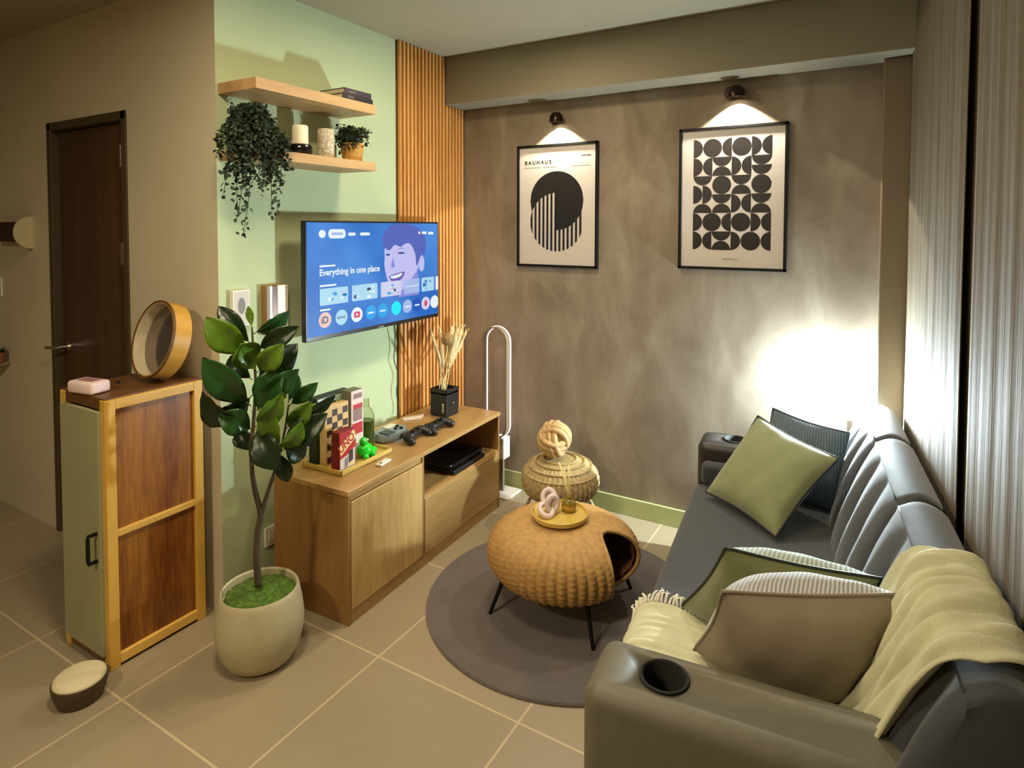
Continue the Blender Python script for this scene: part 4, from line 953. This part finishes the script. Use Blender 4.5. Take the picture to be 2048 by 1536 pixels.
# ------------------------------------------------------------------ wicker stool behind with rope knot ball
SC = Vector((0.868, -0.33, 0))
t = thing('wicker_stool', 'low pale straw wicker stool by the back wall', 'stool', SC)
PR2 = []
for i in range(46):
    a = -math.pi/2+math.pi*i/45; PR2.append((0.198*max(0, math.cos(a))**0.75, 0.265+0.112*math.copysign(abs(math.sin(a))**0.9, math.sin(a))))
weave_shell(PR2, M['rattan2'], 'woven_body', t, 44, 0.05, 352, SC)
b = MB()
for rr, zz in ((0.085, 0.372), (0.125, 0.362), (0.160, 0.342), (0.185, 0.310)):
    b.tube([(SC.x+rr*1.03*math.cos(a*math.pi/24), SC.y+rr*1.03*math.sin(a*math.pi/24), zz+0.003) for a in range(48)], 0.006, 8, closed=True)
b.build('cane_rings', M['rattan2'], t, smooth=True)
for k in range(4):
    a = R(25+90*k); A = SC+Vector((0.13*math.cos(a), 0.13*math.sin(a), 0.20)); B = SC+Vector((0.185*math.cos(a), 0.185*math.sin(a), 0.0))
    b = MB(); b.tube(smoothpath([A, A*0.4+B*0.6+Vector((0.02*math.cos(a), 0.02*math.sin(a), 0.02)), B], 5), 0.009, 10); b.build('leg', M['rattan2'], t, smooth=True)
# rope knot ball: woven thick rope bands on a sphere
kc = Vector((0.838, -0.345, 0.478)); KR = 0.083
t = thing('rope_knot_ball', 'fat jute rope knot ball resting on the wicker stool', 'ornament', (kc.x, kc.y, 0.378))
b = MB(); b.ball(kc, KR*0.80, 24); b.build('core', M['rope'], t, smooth=True)
for (nx, ny, nz2, amp) in ((1, 0.2, 0.25, 1), (-0.2, 1, 0.35, -1), (0.3, -0.3, 1, 1)):
    nrm = Vector((nx, ny, nz2)).normalized(); q = nrm.to_track_quat('Z', 'Y').to_matrix()
    b = MB()
    for lane in (-1, 0, 1):
        P = []
        for k in range(72):
            a = 2*math.pi*k/72; r_ = KR*(0.95+0.09*math.sin(2*a+(0 if amp > 0 else math.pi)))
            off = lane*0.027; rr = math.sqrt(max(0.0001, r_*r_-off*off)); P.append(kc+q@Vector((rr*math.cos(a), rr*math.sin(a), off)))
        b.tube(P, 0.0155, 12, closed=True)
    b.build('rope_band', M['rope'], t, smooth=True)

# ------------------------------------------------------------------ posters
def poster(lab, x0_, x1_, z0_, z1_):
    t = thing('framed_poster', lab, 'picture', ((x0_+x1_)/2, 0, (z0_+z1_)/2), 0, 'framed black and white posters')
    b = MB(); w_ = 0.014; y0, y1 = -0.026, -0.001
    b.box((x0_, y0, z0_), (x1_, y1, z0_+w_), 0.001); b.box((x0_, y0, z1_-w_), (x1_, y1, z1_), 0.001); b.box((x0_, y0, z0_), (x0_+w_, y1, z1_), 0.001); b.box((x1_-w_, y0, z0_), (x1_, y1, z1_), 0.001)
    b.build('frame', M['blackm'], t)
    b = MB(); b.box((x0_+w_*0.8, -0.016, z0_+w_*0.8), (x1_-w_*0.8, -0.012, z1_-w_*0.8)); b.build('sheet', M['paper'], t)
    return t
# left: disc over striped disc
PX0, PX1, PZ0, PZ1 = 0.422, 0.940, 1.365, 2.081
t = poster('framed poster of a black disc over a striped disc, left of the two', PX0, PX1, PZ0, PZ1)
yp = -0.0163
def disc_poly(pred, cx_, cz_, r_, n=160):
    pts = [(cx_+r_*math.cos(2*math.pi*k/n), cz_+r_*math.sin(2*math.pi*k/n)) for k in range(n)]; return [p for p in pts if pred(*p)]
pw = PX1-PX0; Ax, Az, Ar = 0.681, 1.752, 0.171; Bx, Bz, Br = 0.681, 1.628, 0.171
b = MB()
# striped disc: vertical strips; on the right half only below the black disc
ns = 13; sw = 2*Br/ns
for k in range(ns):
    for sub_ in range(4):
        xa = Bx-Br+(k+0.04+sub_*0.135)*sw; xb = xa+0.135*sw
        xm = (xa+xb)/2; hB = math.sqrt(max(0, Br*Br-(xm-Bx)**2)); top = Bz+hB; bot = Bz-hB
        if xm > Bx+0.002: top = Az-math.sqrt(max(0, Ar*Ar-(xm-Ax)**2))
        if top > bot: b.poly([(xa, yp, bot), (xb, yp, bot), (xb, yp, top), (xa, yp, top)])
b.build('stripes', M['ink'], t)
b = MB(); N_ = 60
for k in range(N_):
    xa = Ax-Ar+2*Ar*k/N_; xb = xa+2*Ar/N_
    def top_(x): return Az+math.sqrt(max(0, Ar*Ar-(x-Ax)**2))
    def bot_(x, mid):
        lo = Az-math.sqrt(max(0, Ar*Ar-(x-Ax)**2))
        if mid < Ax: lo = max(lo, Bz+math.sqrt(max(0, Br*Br-(x-Bx)**2)))
        return lo
    m_ = (xa+xb)/2
    b.poly([(xa, yp, bot_(xa, m_)), (xb, yp, bot_(xb, m_)), (xb, yp, top_(xb)), (xa, yp, top_(xa))])
b.build('black_disc', M['ink'], t, weld=False)
text_mesh('title_lettering', 'BAUHAUS', 0.030, M['ink'], (PX0+0.050, yp, PZ1-0.112), (1, 0, 0), (0, 0, 1), t, spacing=1.45)
text_mesh('corner_lettering', '1919-1933', 0.014, M['ink'], (PX1-0.105, yp, PZ1-0.080), (1, 0, 0), (0, 0, 1), t)
for xa, xb in ((0.045, 0.16), (0.17, 0.26), (0.35, 0.47)): b = MB(); b.poly([(PX0+xa, yp, PZ1-0.134), (PX0+xb, yp, PZ1-0.134), (PX0+xb, yp, PZ1-0.131), (PX0+xa, yp, PZ1-0.131)]); b.build('fine_print', M['inkgrey'], t)
# right: grid of halves and circles
PX0, PX1, PZ0, PZ1 = 1.394, 1.915, 1.385, 2.106
t = poster('framed poster of a grid of black circles and half circles, right of the two', PX0, PX1, PZ0, PZ1)
gx0, gx1 = PX0+0.074, PX1-0.072; gz1 = PZ1-0.085; cw = (gx1-gx0)/4; ch = cw*1.0; gz1 = PZ0+0.100+6*ch*1.0
if gz1 > PZ1-0.05: ch = (PZ1-0.06-PZ0-0.10)/6; gz1 = PZ0+0.10+6*ch
G = []
def Cc(x, y): G.append(('C', x, y))
def D(x, y): G.append(('D', x, y))      # flat left, half circle bulging right
def Q(x, y): G.append(('Q', x, y))      # flat right, bulging left
def U(x, y): G.append(('U', x, y))      # flat top, bulging down
def A(x, y): G.append(('A', x, y))      # flat bottom, bulging up
for r_ in (0, 4): D(0, r_); Cc(.5, r_); Q(1.5, r_); Cc(2, r_); D(3, r_); Q(3.5, r_)
D(0, 1); Q(.5, 1); U(1, 1); A(1, 1.5); D(2, 1); Q(2.5, 1); U(3, 1); U(3, 1.5)
U(0, 2); D(0, 2.5); D(.5, 2.5); A(0, 3.5); Cc(1, 2); U(1, 3); A(1, 3.5); U(2, 2); A(2, 2.5); D(2, 3); Q(2.5, 3); Cc(3, 2); U(3, 3); A(3, 3.5)
D(0, 5); Q(.5, 5); U(1, 5); A(1, 5.5); D(2, 5); Cc(2.5, 5); Q(3.5, 5)
b = MB()
for k, x, y in G:
    X, Zt = gx0+x*cw, gz1-y*ch; h = 0.5
    if k == 'C': cx_, cz_, a0, a1 = X+cw/2, Zt-ch/2, 0, 360
    elif k == 'D': cx_, cz_, a0, a1 = X, Zt-ch/2, -90, 90
    elif k == 'Q': cx_, cz_, a0, a1 = X+cw/2, Zt-ch/2, 90, 270
    elif k == 'U': cx_, cz_, a0, a1 = X+cw/2, Zt, 180, 360
    else: cx_, cz_, a0, a1 = X+cw/2, Zt-ch/2, 0, 180
    n_ = 36 if k == 'C' else 20
    b.poly([(cx_+cw/2*0.985*math.cos(R(a0+(a1-a0)*i/n_)), yp, cz_+ch/2*0.985*math.sin(R(a0+(a1-a0)*i/n_))) for i in range(n_ if k == 'C' else n_+1)])
b.build('printed_shapes', M['ink'], t)
text_mesh('caption_lettering', 'ABSTRACT', 0.014, M['inkgrey'], ((PX0+PX1)/2, yp, PZ0+0.050), (1, 0, 0), (0, 0, 1), t, align='CENTER', spacing=1.2)

# ------------------------------------------------------------------ wall spotlights
def spot(x, z, lab, energy):
    t = thing('wall_spotlight', lab, 'lamp', (x, 0, z), 0, 'bronze wall spotlights over the posters')
    b = MB(); b.lathe([(0, 0), (0.034, 0), (0.034, 0.012), (0.030, 0.016), (0, 0.016)], (x-0.022, -0.001, z+0.006), 28, axis=(0, -1, 0)); b.build('wall_plate', M['bronze'], t, smooth='auto')
    b = MB(); b.tube([(x-0.022, -0.012, z+0.006), (x-0.010, -0.036, z+0.008), (x+0.005, -0.052, z+0.004)], 0.009, 10); b.build('arm', M['bronze'], t, smooth=True)
    ax_ = Vector((0, 0.06, -1)).normalized(); c_ = Vector((x+0.008, -0.056, z))
    b = MB(); b.lathe([(0, -0.030), (0.022, -0.030), (0.036, -0.012), (0.040, 0.012), (0.040, 0.024), (0.035, 0.024), (0.033, 0.010), (0, 0.008)], c_, 32, axis=ax_); b.build('head', M['bronze'], t, smooth='auto')
    b = MB(); b.lathe([(0, 0.0095), (0.031, 0.0095)], c_, 24, axis=ax_); b.build('lens', M['spot'], t)
    l = light('spotlight_beam', 'SPOT', c_+ax_*0.028, energy, (1.0, 0.93, 0.74), c_+ax_*1.0, spot_size=R(112), spot_blend=0.06, shadow_soft_size=0.012)
    l.parent = t; l.matrix_parent_inverse = MW[t.name].inverted()
spot(0.690, 2.222, 'dark bronze spotlight above the striped disc poster', 26.0)
spot(1.672, 2.262, 'dark bronze spotlight above the half circle grid poster', 42.0)

# ------------------------------------------------------------------ cool white lamp in the corner
t = thing('corner_wall_lamp', 'blazing white upright tube lamp in the corner behind the sofa', 'lamp', (2.196, 0, 0.775))
b = MB(); b.box((2.182, -0.008, 0.71), (2.210, -0.001, 0.80), 0.003); b.build('back_plate', M['white'], t)
b = MB(); b.tube([(2.196, -0.060, 0.735), (2.196, -0.060, 0.905)], 0.013, 16); b.build('tube', M['bulb'], t, smooth='auto')
b = MB(); b.box((2.184, -0.072, 0.722), (2.208, -0.010, 0.7345), 0.002); b.build('socket', M['white'], t)

# ------------------------------------------------------------------ curtains
def curtain(s0, s1, lab, seed):
    rd = random.Random(seed); ph = rd.uniform(0, 6); b = MB(); n_ = int((s1-s0)*90)
    def fn(u, v):
        s = s0+(s1-s0)*u; z = 0.02+(H-0.04)*v
        d = 0.024+0.0016*math.sin(s*38+ph)+0.001*math.sin(s*91+ph*2)+0.001*math.sin(z*3+s*9)
        p = rw(s, d); return Vector((p.x, p.y, z))
    b.grid(n_, 14, fn); q = rw((s0+s1)/2); return tag(b.build('curtain', M['curtain'], smooth=True, solid=0.002, loc=(q.x, q.y, 0)), lab, 'curtain', 'linen curtains on the window wall')
curtain(0.092, 1.090, 'grey-beige linen curtain panel nearest the back corner', 1)
curtain(1.215, 2.60, 'grey-beige linen curtain panel nearer the photographer', 2)

# ------------------------------------------------------------------ sofa
SA = R(5.5); SO = Vector((2.372, -0.105, 0))
t = thing('sofa', 'slate grey three-seat sofa with tufted back and cup holder arms', 'sofa', SO)
def sp(s, d, z): return SO + Vector((math.sin(SA)*s-math.cos(SA)*d, -math.cos(SA)*s-math.sin(SA)*d, z))   # s along from the far end, d out from the back
SL, SD = 1.875, 0.808
def smap(b):
    for v in b.bm.verts: v.co = sp(v.co.x, v.co.y, v.co.z)
# seat cushions
for s0, s1 in ((0.205, 1.668),):
    b = MB(); b.box((s0, 0.14, 0.25), (s1, SD, 0.430), 0.035, seg=5); smap(b); b.build('seat_cushion', M['sofa'], t, smooth='auto')
b = MB(); b.box((0.05, 0.05, 0.09), (SL-0.05, SD-0.03, 0.25), 0.012); smap(b); b.build('base', M['sofa'], t, smooth='auto')
for s in (0.10, SL-0.10):
    for d in (0.10, SD-0.08):
        b = MB(); b.lathe([(0, 0), (0.018, 0), (0.022, 0.09), (0, 0.09)], (s, d, 0), 16); smap(b); b.build('leg', M['blackm'], t, smooth='auto')
# backrest: three padded sections with vertical tufts
secs = ((0.0, 0.475), (0.478, 1.05), (1.053, 1.62), (1.623, 1.87))
for s0, s1 in secs:
    b = MB(); nS, nV = 44, 40
    def fn(u, v):
        s = s0+(s1-s0)*u
        e = min(1.0, min(u, 1-u)*(s1-s0)/0.035); e = math.sqrt(max(0, 1-(1-e)**2))   # rounded section ends
        # profile round the cross-section: v 0 = bottom front, up the front, over the top, down the back
        if v < 0.55:
            q = v/0.55; z = 0.40+0.40*q; d = 0.262-0.142*q
            k = (s-s0)/(s1-s0)*3
            puff = 0.030*abs(math.sin(math.pi*k))**0.6*math.sin(math.pi*min(1, q*1.0))**0.5
            btn = -0.012*math.exp(-((q-0.55)**2)/0.01)*(1-abs(math.sin(math.pi*k)))
            d += (puff+btn); z += 0.0
        elif v < 0.80:
            q = (v-0.55)/0.25; z = 0.80+0.030*math.sin(math.pi*q)**0.8; d = 0.120*(1-q)+0.004
            if q < 0.06: d += 0.004
        else:
            q = (v-0.80)/0.20; z = 0.80-0.62*q; d = 0.0
        c_d, c_z = 0.13, 0.55
        d = c_d+(d-c_d)*(0.86+0.14*e); z = (c_z+(z-c_z)*(0.93+0.07*e)) if z > c_z else z
        return sp(s, d, z)
    g = b.grid(nS, nV, fn)
    for row in (g[0], g[-1]):
        b.bm.faces.new(row)
    b.build('back_section', M['sofa'], t, smooth='auto')
    b = MB(); b.tube([sp(s0+0.02+(s1-s0-0.04)*k/12, 0.121, 0.805) for k in range(13)], 0.0032, 6); b.build('seam', M['seam'], t, smooth=True)
# arms with cup holders
for s0, s1, m_ in ((0.0, 0.200, M['sofa_lea']), (1.670, SL, M['sofa_arm_lit'])):
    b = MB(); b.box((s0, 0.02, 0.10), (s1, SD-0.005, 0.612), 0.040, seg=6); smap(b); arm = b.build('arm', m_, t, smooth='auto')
    q = sp((s0+s1)/2, SD-0.165, 0)
    b = MB(); b.lathe([(0, 0.50), (0.049, 0.50), (0.049, 0.70), (0, 0.70)], q, 40); cut = b.build('cutter', M['ink'])
    md = arm.modifiers.new('hole', 'BOOLEAN'); md.operation = 'DIFFERENCE'; md.solver = 'EXACT'; md.object = cut
    bpy.context.view_layer.update()
    me = bpy.data.meshes.new_from_object(arm.evaluated_get(bpy.context.evaluated_depsgraph_get())); arm.modifiers.clear(); arm.data = me; bpy.data.objects.remove(cut)
    b = MB(); b.lathe([(0.0485, 0.613), (0.054, 0.6135), (0.053, 0.6175), (0.048, 0.6180), (0.0460, 0.615), (0.0445, 0.53), (0.040, 0.512), (0, 0.510)], q, 40); h_ = b.build('cup_holder', M['rubber'], arm, smooth='auto'); h_['label'] = 'black round cup holder'
# padded step inside the far arm
b = MB(); b.box((0.19, SD-0.22, 0.43), (0.255, SD-0.03, 0.535), 0.028, seg=5); smap(b); b.build('arm_pad', M['sofa'], t, smooth='auto')

# ------------------------------------------------------------------ pillows
def pillow(name, label, C4, thick, m_face, m_back, m_pipe, group='throw pillows on the sofa', face_dir=None, pw=0.0045):
    """C4: top-left, top-right, bottom-right, bottom-left as seen by the photographer"""
    TL, TR, BR, BL = [Vector(q) for q in C4]
    nrm = (TR-TL+BR-BL).cross(TL-BL+TR-BR).normalized()
    if nrm.dot(CAM-(TL+BR)/2) < 0: nrm = -nrm
    cen = (TL+TR+BR+BL)/4
    t = thing(name, label, 'pillow', (cen.x, cen.y, min(q.z for q in (TL, TR, BR, BL))), 0, group)
    def base(u, v):
        p = (BL*(1-u)+BR*u)*(1-v)+(TL*(1-u)+TR*u)*v
        # edges pull in between the corners
        pin = 0.035; du = math.sin(math.pi*u); dv = math.sin(math.pi*v)
        q = (cen-p)
        return p+q*pin*2*(du*(1-dv)*(abs(v-0.5)*2)+dv*(1-du)*(abs(u-0.5)*2))
    def bulge(u, v):
        a = max(0, 1-abs(2*u-1)**2.3); b_ = max(0, 1-abs(2*v-1)**2.3)
        w_ = 0.0025*math.sin(u*17+v*6)*math.sin(v*13-u*5)
        return (a*b_)**0.52*thick*0.5+w_*min(1, a*b_*3)
    for sgn, nm, mm in ((1, 'front_cover', m_face), (-1, 'back_cover', m_back)):
        b = MB(); b.grid(31, 31, lambda u, v: base(u, v)+nrm*sgn*bulge(u, v)); b.build(nm, mm, t, smooth=True)
    path = [base(k/20, 0) for k in range(20)]+[base(1, k/20) for k in range(20)]+[base(1-k/20, 1) for k in range(20)]+[base(0, 1-k/20) for k in range(20)]
    b = MB(); b.tube(path, pw, 8, closed=True); b.build('piping', m_pipe, t, smooth=True)
    return t
pillow('pillow', 'moss green velvet pillow standing on its corner on the far seat', [(1.845, -0.325, 0.757), (2.176, -0.545, 0.700), (1.985, -0.800, 0.450), (1.672, -0.550, 0.458)], 0.135, M['velvet'], M['velvet'], M['seam'])
pillow('pillow', 'slate blue corded pillow behind the green velvet one at the far arm', [(1.897, -0.250, 0.780), (2.205, -0.335, 0.745), (2.175, -0.430, 0.440), (1.840, -0.385, 0.440)], 0.085, M['rib_blue'], M['pil_blue'], M['pil_blue'])
pillow('pillow', 'green velvet pillow with pale mint corded side, behind the grey pillow', [(1.950, -1.535, 0.735), (2.312, -1.470, 0.725), (2.250, -1.400, 0.462), (1.800, -1.420, 0.462)], 0.19, M['velvet_d'], M['rib_mint'], M['dgreen'])
pillow('pillow', 'taupe grey corded pillow nearest the photographer against the near arm', [(1.988, -1.758, 0.742), (2.350, -1.600, 0.765), (2.275, -1.580, 0.485), (1.885, -1.600, 0.470)], 0.25, M['pil_grey'], M['rib_grey'], M['pil_grey'])

# ------------------------------------------------------------------ throw blanket: over the back, down it, across the seat
t = thing('throw_blanket', 'sage cream fringed throw draped over the sofa back and near seat', 'blanket', sp(1.5, 0.4, 0.44))
path = [(-0.005, 0.790), (-0.004, 0.822), (0.02, 0.840), (0.07, 0.842), (0.125, 0.822), (0.165, 0.74), (0.212, 0.62), (0.285, 0.47), (0.36, 0.448), (0.50, 0.445), (0.65, 0.446), (0.775, 0.445), (0.822, 0.40), (0.828, 0.33)]
PP = smoothpath([(a, 0, b_) for a, b_ in path], 6)
def bfn(u, v):
    i = v*(len(PP)-1); k = min(int(i), len(PP)-2); fq = i-k; p = PP[k].lerp(PP[k+1], fq)
    sA = 1.40-0.13*min(1, max(0, (p.x-0.2)/0.5)); sB = 1.80 if p.x < 0.12 else 1.80-0.03*min(1, (p.x-0.12)/0.08)
    if p.x > 0.24: sB = 1.77-0.105*min(1, (p.x-0.24)/0.08)
    s = sA+(sB-sA)*u
    hang = 0.0
    fold = 0.011*math.sin(u*31+v*5)+0.006*math.sin(u*57-v*9)+0.004*math.sin(u*13+v*21)
    amp = 1.35 if p.x < 0.3 else 0.55
    if p.x < 0.03: amp *= max(0.0, p.x/0.03)**0.5 if p.x > 0 else 0.0
    up_ = abs(fold)*amp+0.003
    q = PP[min(k+2, len(PP)-1)]-PP[max(k-1, 0)]; nv = Vector((-q.z, 0, q.x)); nv.normalize()
    if nv.z < -0.2 or (abs(nv.z) < 0.3 and p.x > 0.5 and nv.x < 0) or (p.x < 0 and nv.x > 0): nv = -nv
    pp = p+nv*up_
    return sp(s+0.012*math.sin(v*14+u*4), pp.x, pp.z-hang)
b = MB(); b.grid(90, 110, bfn); b.build('cloth', M['blanket'], t, smooth=True, solid=0.004)
b = MB(); rd = random.Random(5)
for k in range(44):   # fringe along the far edge of the seat part and the front
    v = 0.66+0.30*k/43; p = bfn(0.0, v)
    d_ = Vector((rd.uniform(-.35, .25), 1, 0)).normalized(); L = rd.uniform(0.035, 0.065)
    P = smoothpath([p, p+d_*L*0.4+Vector((0, 0, rd.uniform(0.004, 0.022))), p+d_*L*0.8+Vector((rd.uniform(-.012, .012), 0, rd.uniform(0, 0.016))), p+d_*L+Vector((rd.uniform(-.015, .015), 0, rd.uniform(-0.004, 0.012)))], 4)
    b.tube(P, [0.0042-0.002*i/(len(P)-1) for i in range(len(P))], 6)
q = b.build('fringe', M['fringe'], t, smooth=True); q['kind'] = 'stuff'; q['label'] = 'cream knotted fringe'
